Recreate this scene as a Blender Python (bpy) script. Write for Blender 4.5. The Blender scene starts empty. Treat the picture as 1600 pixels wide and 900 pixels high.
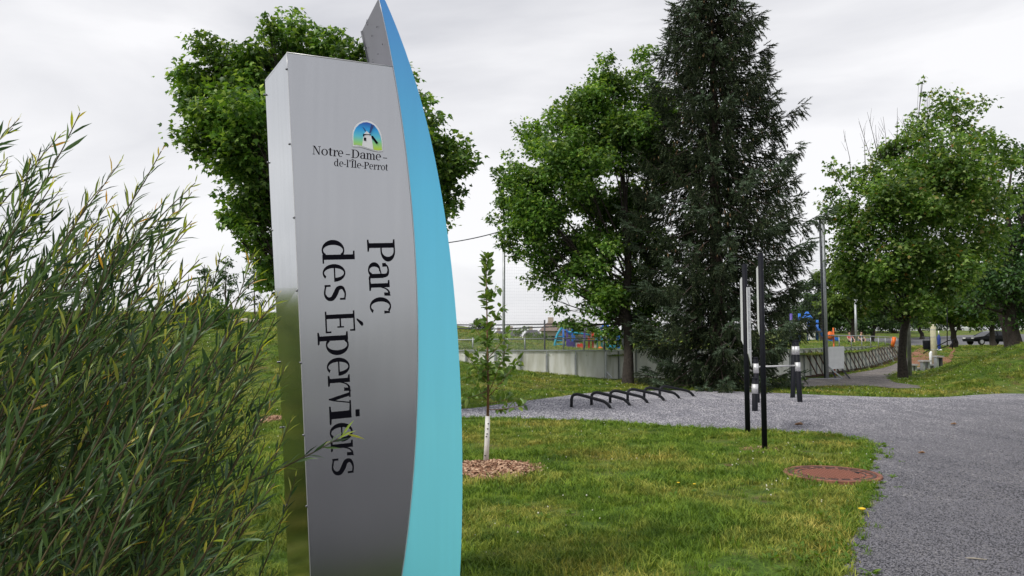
import bpy, math, random
import numpy as np
from mathutils import Vector, Matrix

random.seed(7)
rng = np.random.default_rng(7)
C = bpy.context.scene.collection
sc = bpy.context.scene

# ------------------------------------------------------------------ camera
EYE = 1.55
FPX = 1200.0
TH = math.atan(81 / FPX)
cam_d = bpy.data.cameras.new("camera")
cam_d.sensor_width = 36.0
cam_d.lens = 36.0 * FPX / 1600.0
cam_d.clip_start = 0.05
cam_d.clip_end = 4000
cam = bpy.data.objects.new("camera", cam_d)
C.objects.link(cam)
cam.location = (0, 0, EYE)
cam.rotation_euler = (math.pi / 2 + TH, 0, 0)
sc.camera = cam

# ------------------------------------------------------------------ world
SUN_EL, SUN_AZ = 50.0, -128.0      # azimuth measured from +Y, negative = to the left
world = bpy.data.worlds.new("World")
sc.world = world
world.use_nodes = True
wn, wl = world.node_tree.nodes, world.node_tree.links
wn.clear()
out = wn.new('ShaderNodeOutputWorld')
bg = wn.new('ShaderNodeBackground'); bg.inputs['Strength'].default_value = 0.1
sky = wn.new('ShaderNodeTexSky'); sky.sky_type = 'NISHITA'; sky.sun_disc = False
sky.sun_elevation = math.radians(SUN_EL); sky.sun_rotation = math.radians(SUN_AZ)
tc = wn.new('ShaderNodeTexCoord')
mp = wn.new('ShaderNodeMapping'); mp.inputs['Scale'].default_value = (1.0, 1.0, 3.2)
n1 = wn.new('ShaderNodeTexNoise'); n1.inputs['Scale'].default_value = 1.7; n1.inputs['Detail'].default_value = 7.0
n1.inputs['Roughness'].default_value = 0.5
n1.inputs['Distortion'].default_value = 0.4
rmp = wn.new('ShaderNodeValToRGB')
rmp.color_ramp.elements[0].position = 0.36; rmp.color_ramp.elements[0].color = (5.7, 5.75, 6.1, 1)
rmp.color_ramp.elements[1].position = 0.62; rmp.color_ramp.elements[1].color = (8.6, 8.55, 8.7, 1)
mx = wn.new('ShaderNodeMix'); mx.data_type = 'RGBA'; mx.inputs[0].default_value = 0.94
wl.new(tc.outputs['Generated'], mp.inputs[0]); wl.new(mp.outputs[0], n1.inputs['Vector'])
wl.new(n1.outputs['Fac'], rmp.inputs[0])
wl.new(sky.outputs[0], mx.inputs[6]); wl.new(rmp.outputs[0], mx.inputs[7])
wl.new(mx.outputs[2], bg.inputs['Color']); wl.new(bg.outputs[0], out.inputs[0])

sun_d = bpy.data.lights.new("sun", 'SUN'); sun_d.energy = 2.0; sun_d.angle = math.radians(10)
sun_d.color = (1.0, 0.96, 0.88)
sun = bpy.data.objects.new("sun", sun_d); C.objects.link(sun)
_el, _az = math.radians(SUN_EL), math.radians(SUN_AZ)
sd = Vector((math.sin(_az) * math.cos(_el), math.cos(_az) * math.cos(_el), math.sin(_el)))
sun.rotation_euler = sd.to_track_quat('Z', 'Y').to_euler()
sun.location = (-20, 10, 40)
sc.view_settings.view_transform = 'Standard'
sc.view_settings.look = 'None'
sc.view_settings.exposure = 0.25
sc.view_settings.gamma = 1.0

# ------------------------------------------------------------------ projection helpers (real points from the photograph's lines of sight)
Fv = Vector((0, math.cos(TH), math.sin(TH))); Uv = Vector((0, -math.sin(TH), math.cos(TH))); Rv = Vector((1, 0, 0))
CAM = Vector((0, 0, EYE))
def ray(px, py):
    return Rv * ((px - 800) / FPX) + Fv + Uv * ((450 - py) / FPX)
def P(px, py, d):
    r = ray(px, py); return CAM + r * (d / r.y)
def G(px, py, z=0.0):
    r = ray(px, py); return CAM + r * ((z - EYE) / r.z)

# ------------------------------------------------------------------ terrain
def sm(t):
    t = np.clip(t, 0, 1); return t * t * (3 - 2 * t)
A1x = [-60, -16, -8, -3, 0, 4, 6]; A1z = [2.4, 2.2, 1.6, .9, .45, .03, 0]
A2x = [-60, -16, -8, -3, 0, 2.5, 6]; A2z = [3.3, 3.2, 2.9, 2.05, 1.55, 1.1, .95]
YSx = [-12, -1.3, 1, 3.5, 8, 30]; YSz = [17.4, 17.8, 20.6, 23, 23, 23]
def interp_s(x, xs, zs):
    return sum(np.interp(x + o, xs, zs) for o in (-1.5, -.75, 0, .75, 1.5)) / 5
def bumps(x, y):
    return 0.03 * np.sin(x * 1.3 + y * .4) * np.sin(y * .9 - x * .3)
def low(x, y):
    x = np.asarray(x, float); y = np.asarray(y, float)
    ys = np.interp(x, YSx, YSz)
    a1 = interp_s(x, A1x, A1z); a2 = interp_s(x, A2x, A2z)
    w = 1 - sm((x + 7) / 2)
    h = a1 * sm((y - ys) / (28 - ys)) + (a2 - a1) * sm((y - 28) / 20) * w
    r = .85 * sm((y - 42) / 25) + 2.15 * sm((y - 88) / 34)
    h = h + r * sm((x - 2) / 10) + r * .3 * w
    u = x / np.maximum(y, 1)
    h = h + 1.9 * np.clip((u - .53) / .18, 0, 1.1) ** 1.15 * sm((y - 22) / 6) * (1 - .92 * sm((y - 34) / 15))
    return h + bumps(x, y) * sm((y - 24) / 6) * (1 - sm((x - 5) / 3))
BX = [-7, 3.95, 4.7, 12.3, 27.5]; BY = [28.6, 28.6, 30.25, 30.85, 54.6]
def field(x, y):
    x = np.asarray(x, float); y = np.asarray(y, float)
    a1 = np.maximum(interp_s(x, A1x, A1z), .95); a2 = np.maximum(interp_s(x, A2x, A2z), .95)
    h = a1 + (a2 - a1) * sm((y - 28) / 20)
    rc = .2 * sm((y - 46) / 14)
    rr = .45 * sm((y - 40) / 15) + .1 * sm((y - 60) / 20) + 1.5 * sm((y - 88) / 34)
    k = sm((x - 4) / 10)
    h = h + rc * (1 - k) + rr * k
    e = sm((x - 24.3) / 3)
    return h * (1 - e) + low(x, y) * e
def behind(x, y):
    return (x > -7) and (x < 27.5) and (y > np.interp(x, BX, BY))
def gz(x, y):
    return float(field(x, y)) if behind(x, y) else float(low(x, y))
def on(x, y, dz=0.0):
    return Vector((x, y, gz(x, y) + dz))
def at(px, d, dz=0.0):
    x = (px - 800) / FPX * d * math.cos(TH) ; return on(x, d, dz)

# ------------------------------------------------------------------ materials
def newmat(name):
    m = bpy.data.materials.new(name); m.use_nodes = True
    n = m.node_tree.nodes; b = n['Principled BSDF']
    return m, n, m.node_tree.links, b
def plain(name, col, rough=.6, metal=0.0, var=.12, scale=6.0, bump=0.0, spec=.5, coat=0.0):
    m, n, l, b = newmat(name)
    tx = n.new('ShaderNodeTexCoord'); no = n.new('ShaderNodeTexNoise')
    no.inputs['Scale'].default_value = scale; no.inputs['Detail'].default_value = 6
    l.new(tx.outputs['Object'], no.inputs['Vector'])
    r = n.new('ShaderNodeValToRGB')
    r.color_ramp.elements[0].position = .3; r.color_ramp.elements[1].position = .72
    r.color_ramp.elements[0].color = tuple(c * (1 - var) for c in col) + (1,)
    r.color_ramp.elements[1].color = tuple(min(1, c * (1 + var)) for c in col) + (1,)
    l.new(no.outputs['Fac'], r.inputs[0]); l.new(r.outputs[0], b.inputs['Base Color'])
    b.inputs['Roughness'].default_value = rough; b.inputs['Metallic'].default_value = metal
    b.inputs['Specular IOR Level'].default_value = spec
    b.inputs['Coat Weight'].default_value = coat
    if bump:
        bp = n.new('ShaderNodeBump'); bp.inputs['Strength'].default_value = bump; bp.inputs['Distance'].default_value = .02
        l.new(no.outputs['Fac'], bp.inputs['Height']); l.new(bp.outputs[0], b.inputs['Normal'])
    return m
def leafmat(name, cols, rough=.45, trans=.35, spec=.4, patch=0.0):
    """leaf colours vary from leaf to leaf (random per island); part of the light passes through"""
    m, n, l, b = newmat(name)
    geo = n.new('ShaderNodeNewGeometry')
    r = n.new('ShaderNodeValToRGB')
    els = r.color_ramp.elements
    while len(els) < len(cols): els.new(0.5)
    for i, (p, c) in enumerate(cols):
        els[i].position = p; els[i].color = c + (1,)
    l.new(geo.outputs['Random Per Island'], r.inputs[0])
    col = r.outputs[0]
    if patch:
        no = n.new('ShaderNodeTexNoise'); no.inputs['Scale'].default_value = .9; no.inputs['Detail'].default_value = 2
        l.new(geo.outputs['Position'], no.inputs['Vector'])
        mr = n.new('ShaderNodeMapRange'); mr.inputs[1].default_value = .35; mr.inputs[2].default_value = .65
        mr.inputs[3].default_value = 1 - patch; mr.inputs[4].default_value = 1 + patch
        l.new(no.outputs['Fac'], mr.inputs[0])
        mm = n.new('ShaderNodeMix'); mm.data_type = 'RGBA'; mm.blend_type = 'MULTIPLY'; mm.inputs[0].default_value = 1
        l.new(col, mm.inputs[6]); l.new(mr.outputs[0], mm.inputs[7]); col = mm.outputs[2]
    l.new(col, b.inputs['Base Color']); b.inputs['Roughness'].default_value = rough
    b.inputs['Specular IOR Level'].default_value = spec
    tr = n.new('ShaderNodeBsdfTranslucent')
    hs = n.new('ShaderNodeHueSaturation'); hs.inputs['Saturation'].default_value = 1.15; hs.inputs['Value'].default_value = 1.6
    hs.inputs['Hue'].default_value = .48
    l.new(col, hs.inputs['Color']); l.new(hs.outputs[0], tr.inputs[0])
    ms = n.new('ShaderNodeMixShader'); ms.inputs[0].default_value = trans
    l.new(b.outputs[0], ms.inputs[1]); l.new(tr.outputs[0], ms.inputs[2])
    l.new(ms.outputs[0], n['Material Output'].inputs[0])
    return m

def grass_material(name, blade):
    m, n, l, b = newmat(name)
    geo = n.new('ShaderNodeNewGeometry')
    def noise(scale, det, vec=geo.outputs['Position']):
        q = n.new('ShaderNodeTexNoise'); q.inputs['Scale'].default_value = scale; q.inputs['Detail'].default_value = det
        q.inputs['Roughness'].default_value = .65
        l.new(vec, q.inputs['Vector']); return q.outputs['Fac']
    def ramp(f, stops):
        r = n.new('ShaderNodeValToRGB'); e = r.color_ramp.elements
        while len(e) < len(stops): e.new(.5)
        for i, (p, c) in enumerate(stops): e[i].position = p; e[i].color = c + (1,)
        l.new(f, r.inputs[0]); return r.outputs[0]
    def mixc(f, a, c, t='MIX'):
        q = n.new('ShaderNodeMix'); q.data_type = 'RGBA'; q.blend_type = t
        if isinstance(f, float): q.inputs[0].default_value = f
        else: l.new(f, q.inputs[0])
        l.new(a, q.inputs[6]); l.new(c, q.inputs[7]); return q.outputs[2]
    big = noise(.55, 6)
    fine = noise(3.2, 8)
    k = 1.18 if blade else .75
    green = ramp(fine, [(.3, (.042 * k, .092 * k, .010 * k)), (.5, (.098 * k, .178 * k, .020 * k)), (.7, (.20 * k, .275 * k, .036 * k))])
    dry = ramp(fine, [(.3, (.16 * k, .145 * k, .030 * k)), (.5, (.27 * k, .25 * k, .060 * k)), (.7, (.50 * k, .43 * k, .17 * k))])
    dm = ramp(big, [(.46, (0., 0., 0.)), (.66, (1., 1., 1.))])
    if blade:
        oi = geo.outputs['Random Per Island']
        pick = ramp(oi, [(.25, (0., 0., 0.)), (.9, (1., 1., 1.))])
        mm = n.new('ShaderNodeMath'); mm.operation = 'MULTIPLY'; l.new(dm, mm.inputs[0]); l.new(pick, mm.inputs[1])
        col = mixc(mm.outputs[0], green, dry)
        var = ramp(oi, [(0., (.28, .38, .3)), (.5, (.95, .95, 1.)), (1., (1.7, 1.5, 1.2))])
        col = mixc(1.0, col, var, 'MULTIPLY')
    else:
        mm = n.new('ShaderNodeMath'); mm.operation = 'MULTIPLY'; l.new(dm, mm.inputs[0]); mm.inputs[1].default_value = .6
        col = mixc(mm.outputs[0], green, dry)
        soil = ramp(noise(1.9, 5), [(.55, (0., 0., 0.)), (.66, (1., 1., 1.))])
        sc_ = n.new('ShaderNodeRGB'); sc_.outputs[0].default_value = (.13, .085, .045, 1); col = mixc(soil, col, sc_.outputs[0])
        f2 = noise(38, 4)
        col = mixc(1.0, col, ramp(f2, [(.35, (.45, .45, .45)), (.65, (1.5, 1.5, 1.4))]), 'MULTIPLY')
        bp = n.new('ShaderNodeBump'); bp.inputs['Strength'].default_value = .6; bp.inputs['Distance'].default_value = .05
        l.new(f2, bp.inputs['Height']); l.new(bp.outputs[0], b.inputs['Normal'])
    l.new(col, b.inputs['Base Color'])
    b.inputs['Roughness'].default_value = .6 if blade else .9
    b.inputs['Specular IOR Level'].default_value = .25
    if blade:
        tr = n.new('ShaderNodeBsdfTranslucent'); l.new(col, tr.inputs[0])
        ms = n.new('ShaderNodeMixShader'); ms.inputs[0].default_value = .3
        l.new(b.outputs[0], ms.inputs[1]); l.new(tr.outputs[0], ms.inputs[2])
        l.new(ms.outputs[0], n['Material Output'].inputs[0])
    return m

def gravel_material(name, c0, c1, c2, scale=70.0):
    m, n, l, b = newmat(name)
    geo = n.new('ShaderNodeNewGeometry')
    v = n.new('ShaderNodeTexVoronoi'); v.inputs['Scale'].default_value = scale
    l.new(geo.outputs['Position'], v.inputs['Vector'])
    sep = n.new('ShaderNodeSeparateColor'); l.new(v.outputs['Color'], sep.inputs[0])
    r = n.new('ShaderNodeValToRGB'); e = r.color_ramp.elements; e.new(.5)
    for i, (p, c) in enumerate([(0.05, c0), (.55, c1), (1.0, c2)]): e[i].position = p; e[i].color = c + (1,)
    l.new(sep.outputs[0], r.inputs[0])
    no = n.new('ShaderNodeTexNoise'); no.inputs['Scale'].default_value = .9; no.inputs['Detail'].default_value = 9
    no.inputs['Roughness'].default_value = .75; no.inputs['Distortion'].default_value = .6
    mpp = n.new('ShaderNodeMapping'); mpp.inputs['Rotation'].default_value = (0, 0, .25); mpp.inputs['Scale'].default_value = (1.7, .6, 1)
    l.new(geo.outputs['Position'], mpp.inputs[0]); l.new(mpp.outputs[0], no.inputs['Vector'])
    r2 = n.new('ShaderNodeValToRGB'); r2.color_ramp.elements[0].position = .3; r2.color_ramp.elements[1].position = .7
    r2.color_ramp.elements[0].color = (.58, .59, .63, 1); r2.color_ramp.elements[1].color = (1.45, 1.42, 1.38, 1)
    l.new(no.outputs['Fac'], r2.inputs[0])
    q = n.new('ShaderNodeMix'); q.data_type = 'RGBA'; q.blend_type = 'MULTIPLY'; q.inputs[0].default_value = 1
    l.new(r.outputs[0], q.inputs[6]); l.new(r2.outputs[0], q.inputs[7]); l.new(q.outputs[2], b.inputs['Base Color'])
    bp = n.new('ShaderNodeBump'); bp.inputs['Strength'].default_value = .9; bp.inputs['Distance'].default_value = .012
    l.new(sep.outputs[1], bp.inputs['Height']); l.new(bp.outputs[0], b.inputs['Normal'])
    b.inputs['Roughness'].default_value = .85; b.inputs['Specular IOR Level'].default_value = .3
    return m

M = {}
M['ground'] = grass_material('lawn_soil', False)
M['blade'] = grass_material('grass_blade', True)
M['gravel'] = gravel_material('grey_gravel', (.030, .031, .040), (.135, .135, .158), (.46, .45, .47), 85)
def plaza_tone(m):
    # gravel colour scaled by position: paler round the bike rack, darker towards the near right
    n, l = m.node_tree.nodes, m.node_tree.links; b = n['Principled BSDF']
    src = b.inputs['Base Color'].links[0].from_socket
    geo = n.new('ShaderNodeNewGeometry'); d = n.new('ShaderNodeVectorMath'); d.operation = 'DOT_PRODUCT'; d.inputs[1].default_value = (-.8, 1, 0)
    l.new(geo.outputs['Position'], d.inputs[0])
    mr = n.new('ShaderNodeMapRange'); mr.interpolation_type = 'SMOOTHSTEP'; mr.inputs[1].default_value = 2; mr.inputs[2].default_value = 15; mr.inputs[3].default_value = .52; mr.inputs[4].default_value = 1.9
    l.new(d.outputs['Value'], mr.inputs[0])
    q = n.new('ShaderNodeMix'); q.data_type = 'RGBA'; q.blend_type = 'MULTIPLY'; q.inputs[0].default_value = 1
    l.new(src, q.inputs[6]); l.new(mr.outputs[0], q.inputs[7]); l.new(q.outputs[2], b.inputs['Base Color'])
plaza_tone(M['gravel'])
M['stone'] = leafmat('gravel_stone', [(0., (.035, .036, .048)), (.5, (.13, .13, .155)), (1., (.52, .51, .54))], .8, 0.0, .3)
M['trail'] = gravel_material('brown_grey_gravel', (.08, .072, .068), (.18, .165, .158), (.33, .30, .29), 55)
M['dirt'] = plain('red_dirt', (.27, .12, .07), .95, var=.35, scale=3, bump=.5)
M['asphalt'] = plain('asphalt', (.13, .13, .14), .9, var=.2, scale=9)
def metal_panel():
    m, n, l, b = newmat('satin_aluminium')
    tx = n.new('ShaderNodeTexCoord')
    no = n.new('ShaderNodeTexNoise'); no.inputs['Scale'].default_value = 1.6; no.inputs['Detail'].default_value = 1
    l.new(tx.outputs['Object'], no.inputs['Vector'])
    r = n.new('ShaderNodeValToRGB'); r.color_ramp.elements[0].color = (.445, .455, .475, 1); r.color_ramp.elements[1].color = (.48, .488, .505, 1)
    l.new(no.outputs['Fac'], r.inputs[0]); l.new(r.outputs[0], b.inputs['Base Color'])
    b.inputs['Roughness'].default_value = .26
    n2 = n.new('ShaderNodeTexNoise'); n2.inputs['Scale'].default_value = 2.2; n2.inputs['Detail'].default_value = 0
    l.new(tx.outputs['Object'], n2.inputs['Vector'])
    bp = n.new('ShaderNodeBump'); bp.inputs['Strength'].default_value = .12; bp.inputs['Distance'].default_value = .03
    l.new(n2.outputs['Fac'], bp.inputs['Height']); l.new(bp.outputs[0], b.inputs['Normal'])
    b.inputs['Metallic'].default_value = 1.0
    return m
M['alu'] = metal_panel()
M['alu_side'] = plain('smooth_aluminium', (.55, .57, .585), .14, 1.0, var=.03, scale=3)
M['alu_dull'] = plain('dull_aluminium', (.20, .20, .235), .5, .4, var=.06, scale=5)
def blue_panel():
    m, n, l, b = newmat('printed_blue_film')
    geo = n.new('ShaderNodeNewGeometry'); s = n.new('ShaderNodeSeparateXYZ'); l.new(geo.outputs['Position'], s.inputs[0])
    mr = n.new('ShaderNodeMapRange'); mr.inputs[1].default_value = 1.0; mr.inputs[2].default_value = 3.6
    l.new(s.outputs[2], mr.inputs[0])
    r = n.new('ShaderNodeValToRGB'); e = r.color_ramp.elements; e.new(.5)
    for i, (p, c) in enumerate([(.0, (.22, .84, .97)), (.55, (.13, .66, .98)), (1., (.07, .31, .78))]): e[i].position = p; e[i].color = c + (1,)
    l.new(mr.outputs[0], r.inputs[0]); l.new(r.outputs[0], b.inputs['Base Color'])
    b.inputs['Roughness'].default_value = .38; b.inputs['Specular IOR Level'].default_value = .6
    return m
M['blue'] = blue_panel()
M['ink'] = plain('black_vinyl', (.004, .004, .008), .8, var=.1, spec=.1)
def streaks(m, amt):
    n, l = m.node_tree.nodes, m.node_tree.links; b = n['Principled BSDF']; src = b.inputs['Base Color'].links[0].from_socket
    tx = n.new('ShaderNodeTexCoord'); mp = n.new('ShaderNodeMapping'); mp.inputs['Scale'].default_value = (22, 22, 1.1); l.new(tx.outputs['Object'], mp.inputs[0])
    no = n.new('ShaderNodeTexNoise'); no.inputs['Scale'].default_value = 1.0; no.inputs['Detail'].default_value = 4; l.new(mp.outputs[0], no.inputs['Vector'])
    mr = n.new('ShaderNodeMapRange'); mr.inputs[1].default_value = .35; mr.inputs[2].default_value = .7; mr.inputs[3].default_value = 1 - amt; mr.inputs[4].default_value = 1.0; l.new(no.outputs['Fac'], mr.inputs[0])
    q = n.new('ShaderNodeMix'); q.data_type = 'RGBA'; q.blend_type = 'MULTIPLY'; q.inputs[0].default_value = 1
    l.new(src, q.inputs[6]); l.new(mr.outputs[0], q.inputs[7]); l.new(q.outputs[2], b.inputs['Base Color'])
streaks(M['alu'], .035); streaks(M['blue'], .035); streaks(M['alu_side'], .06)
M['screw'] = plain('steel_screw', (.22, .22, .24), .35, .9)
M['black'] = plain('black_powder_coat', (.007, .008, .013), .6, var=.3, scale=20, spec=.2)
M['rack'] = plain('black_rack_paint', (.009, .010, .013), .5, var=.3, scale=20, spec=.3)
M['silver'] = plain('brushed_silver', (.62, .62, .63), .35, .55, var=.08)
M['white'] = plain('white_enamel', (.84, .85, .86), .45, var=.06)
M['panelwhite'] = plain('pale_information_panel', (.85, .86, .88), .4, var=.05)
M['greyprint'] = plain('grey_print', (.42, .43, .47), .6)
M['galv'] = plain('galvanised_steel', (.42, .44, .46), .45, .5, var=.15, scale=9)
M['galvdark'] = plain('dark_steel', (.07, .075, .09), .5, .3, var=.2)
def board_mat():
    m, n, l, b = newmat('weathered_white_board')
    geo = n.new('ShaderNodeNewGeometry')
    mp = n.new('ShaderNodeMapping'); mp.inputs['Scale'].default_value = (3.0, 3.0, .5)
    l.new(geo.outputs['Position'], mp.inputs[0])
    no = n.new('ShaderNodeTexNoise'); no.inputs['Scale'].default_value = 1.3; no.inputs['Detail'].default_value = 6; l.new(mp.outputs[0], no.inputs['Vector'])
    r = n.new('ShaderNodeValToRGB'); r.color_ramp.elements[0].position = .35; r.color_ramp.elements[1].position = .6
    r.color_ramp.elements[0].color = (.60, .60, .52, 1); r.color_ramp.elements[1].color = (.86, .865, .84, 1)
    l.new(no.outputs['Fac'], r.inputs[0]); l.new(r.outputs[0], b.inputs['Base Color']); b.inputs['Roughness'].default_value = .6
    return m
M['board'] = board_mat()
M['bark'] = plain('grey_brown_bark', (.075, .058, .045), .95, var=.5, scale=14, bump=1.0)
M['bark_dark'] = plain('dark_bark', (.04, .032, .027), .95, var=.5, scale=14, bump=1.0)
M['spruce_bark'] = plain('spruce_bark', (.07, .05, .042), .95, var=.5, scale=10, bump=1.0)
M['wtrunk'] = plain('white_trunk_guard', (.74, .72, .70), .6, var=.1, scale=9)
M['stem'] = plain('willow_stem', (.085, .065, .028), .6, var=.35, scale=9)
M['redstem'] = plain('sapling_stem', (.16, .085, .04), .6, var=.3)
M['maple'] = leafmat('maple_leaf', [(0., (0.038, 0.092, 0.020)), (.45, (0.088, 0.190, 0.034)), (.8, (0.165, 0.29, 0.055)), (1., (0.32, 0.44, 0.13))], .42, .42, .4, .35)
M['maple_dark'] = leafmat('dark_maple_leaf', [(0., (0.018, 0.054, 0.016)), (.6, (0.041, 0.101, 0.024)), (.9, (0.074, 0.155, 0.030)), (1., (0.121, 0.216, 0.054))], .42, .3, .45, .3)
M['maple_yellow'] = leafmat('yellowish_maple_leaf', [(0., (0.040, 0.092, 0.020)), (.45, (0.092, 0.185, 0.034)), (.86, (0.19, 0.30, 0.07)), (.97, (0.390, 0.495, 0.180)), (1., (0.330, 0.180, 0.045))], .42, .42, .35, .4)
M['pale_tree'] = leafmat('pale_tree_leaf', [(0., (0.060, 0.114, 0.024)), (.6, (0.120, 0.192, 0.042)), (1., (0.204, 0.288, 0.072))], .5, .33, .3, .2)
M['far_tree'] = leafmat('far_tree_leaf', [(0., (0.020, 0.048, 0.015)), (.7, (0.041, 0.083, 0.022)), (1., (0.088, 0.150, 0.037))], .5, .3, .3, .4)
M['needle'] = leafmat('spruce_needle', [(0., (0.014, 0.026, 0.012)), (.5, (0.028, 0.050, 0.020)), (.85, (0.060, 0.086, 0.034)), (1., (0.12, 0.14, 0.07))], .55, .12, .35, .3)
M['needle_tip'] = leafmat('spruce_tip_needle', [(0., (0.048, 0.085, 0.042)), (.6, (0.105, 0.155, 0.090)), (1., (0.22, 0.29, 0.20))], .55, .12, .35, .2)
M['cone'] = leafmat('spruce_cone', [(0., (.08, .045, .02)), (1., (.17, .11, .05))], .7, .05, .3)
M['willow'] = leafmat('willow_leaf', [(0., (0.022, 0.050, 0.022)), (.5, (0.058, 0.118, 0.042)), (.82, (0.135, 0.225, 0.06)), (.95, (0.25, 0.33, 0.07)), (1., (0.45, 0.44, 0.09))], .38, .28, .5, .2)
M['willow_young'] = leafmat('young_willow_leaf', [(0., (.24, .34, .05)), (.65, (.45, .50, .08)), (1., (.62, .38, .09))], .4, .4, .4)
M['sapling'] = leafmat('apple_leaf', [(0., (0.065, 0.130, 0.026)), (.6, (0.156, 0.260, 0.052)), (1., (0.338, 0.429, 0.117))], .4, .33, .5)
M['weed'] = leafmat('weed_leaf', [(0., (.06, .13, .014)), (.6, (.10, .20, .02)), (1., (.17, .28, .035))], .5, .35, .3)
M['mulch'] = leafmat('wood_chip', [(0., (.10, .05, .03)), (.5, (.29, .155, .095)), (1., (.62, .43, .30))], .85, 0.0, .2)
M['rust'] = plain('rusty_cast_iron', (.25, .10, .068), .8, .1, var=.6, scale=9, bump=.5)
M['clover'] = plain('clover_white', (.75, .73, .62), .7)
M['dandelion'] = plain('dandelion_yellow', (.80, .55, .02), .6)
M['blueplay'] = plain('blue_play_plastic', (.02, .16, .62), .4, var=.08)
M['cyanplay'] = plain('turquoise_play_plastic', (.03, .38, .58), .4, var=.08)
M['purple'] = plain('purple_play_plastic', (.11, .07, .35), .4, var=.1)
M['red'] = plain('red_play_plastic', (.68, .06, .04), .4, var=.1)
M['orange'] = plain('orange_paint', (.85, .17, .02), .5, var=.08)
M['cream'] = plain('cream_pole_paint', (.55, .52, .36), .6, var=.12)
M['carblack'] = plain('black_car_paint', (.006, .007, .012), .35, 0, var=.05, spec=.25)
M['carwhite'] = plain('white_car_paint', (.78, .79, .80), .3, var=.03, coat=.5)
M['glass'] = plain('tinted_glass', (.02, .028, .035), .12, 0, var=.05, spec=.5)
M['tyre'] = plain('tyre_rubber', (.02, .02, .02), .8)
M['roof'] = plain('dark_roof_shingle', (.075, .07, .085), .9, var=.2, scale=3)
M['roofbrown'] = plain('brown_roof_shingle', (.20, .15, .13), .9, var=.2, scale=3)
M['brickwall'] = plain('beige_house_wall', (.42, .36, .30), .85, var=.12, scale=2)
M['rock'] = plain('pale_rock', (.42, .38, .31), .9, var=.3, scale=5, bump=.6)
M['skin'] = plain('skin', (.55, .34, .25), .6, var=.05)
M['pink'] = plain('pink_shirt', (.65, .10, .13), .8, var=.1)
M['darkcloth'] = plain('dark_cloth', (.03, .03, .045), .85, var=.1)
M['hair'] = plain('dark_hair', (.03, .02, .015), .6)
M['bench_grey'] = plain('weathered_grey_plank', (.36, .36, .36), .7, var=.15)

# ------------------------------------------------------------------ object helpers
def tag(o, label=None, cat=None, group=None, kind=None):
    if label: o['label'] = label
    if cat: o['category'] = cat
    if group: o['group'] = group
    if kind: o['kind'] = kind
    return o
def thing(name, loc, label, cat, group=None, rz=0.0):
    o = bpy.data.objects.new(name, None); C.objects.link(o)
    o.location = loc; o.rotation_euler = (0, 0, rz); o.empty_display_size = .1
    return tag(o, label, cat, group)
def root_loc(p):
    v = Vector((0, 0, 0))
    while p is not None:
        v += p.location; p = p.parent
    return v
def link_mesh(name, me, mat, parent=None):
    me.materials.append(mat)
    o = bpy.data.objects.new(name, me); C.objects.link(o)
    if parent is not None: o.parent = parent
    return o
def np_mesh(name, V, T, mat, parent=None, smooth=False, local=False):
    """V (n,3) world points, T (m,3) triangles"""
    V = np.asarray(V, np.float64); T = np.asarray(T, np.int32)
    if parent is not None and not local: V = V - np.array(root_loc(parent))
    me = bpy.data.meshes.new(name)
    me.vertices.add(len(V)); me.vertices.foreach_set('co', V.astype(np.float32).ravel())
    me.loops.add(T.size); me.loops.foreach_set('vertex_index', T.ravel())
    me.polygons.add(len(T)); me.polygons.foreach_set('loop_start', np.arange(0, T.size, 3, dtype=np.int32))
    if smooth: me.polygons.foreach_set('use_smooth', np.ones(len(T), bool))
    me.update(calc_edges=True)
    return link_mesh(name, me, mat, parent)
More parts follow.
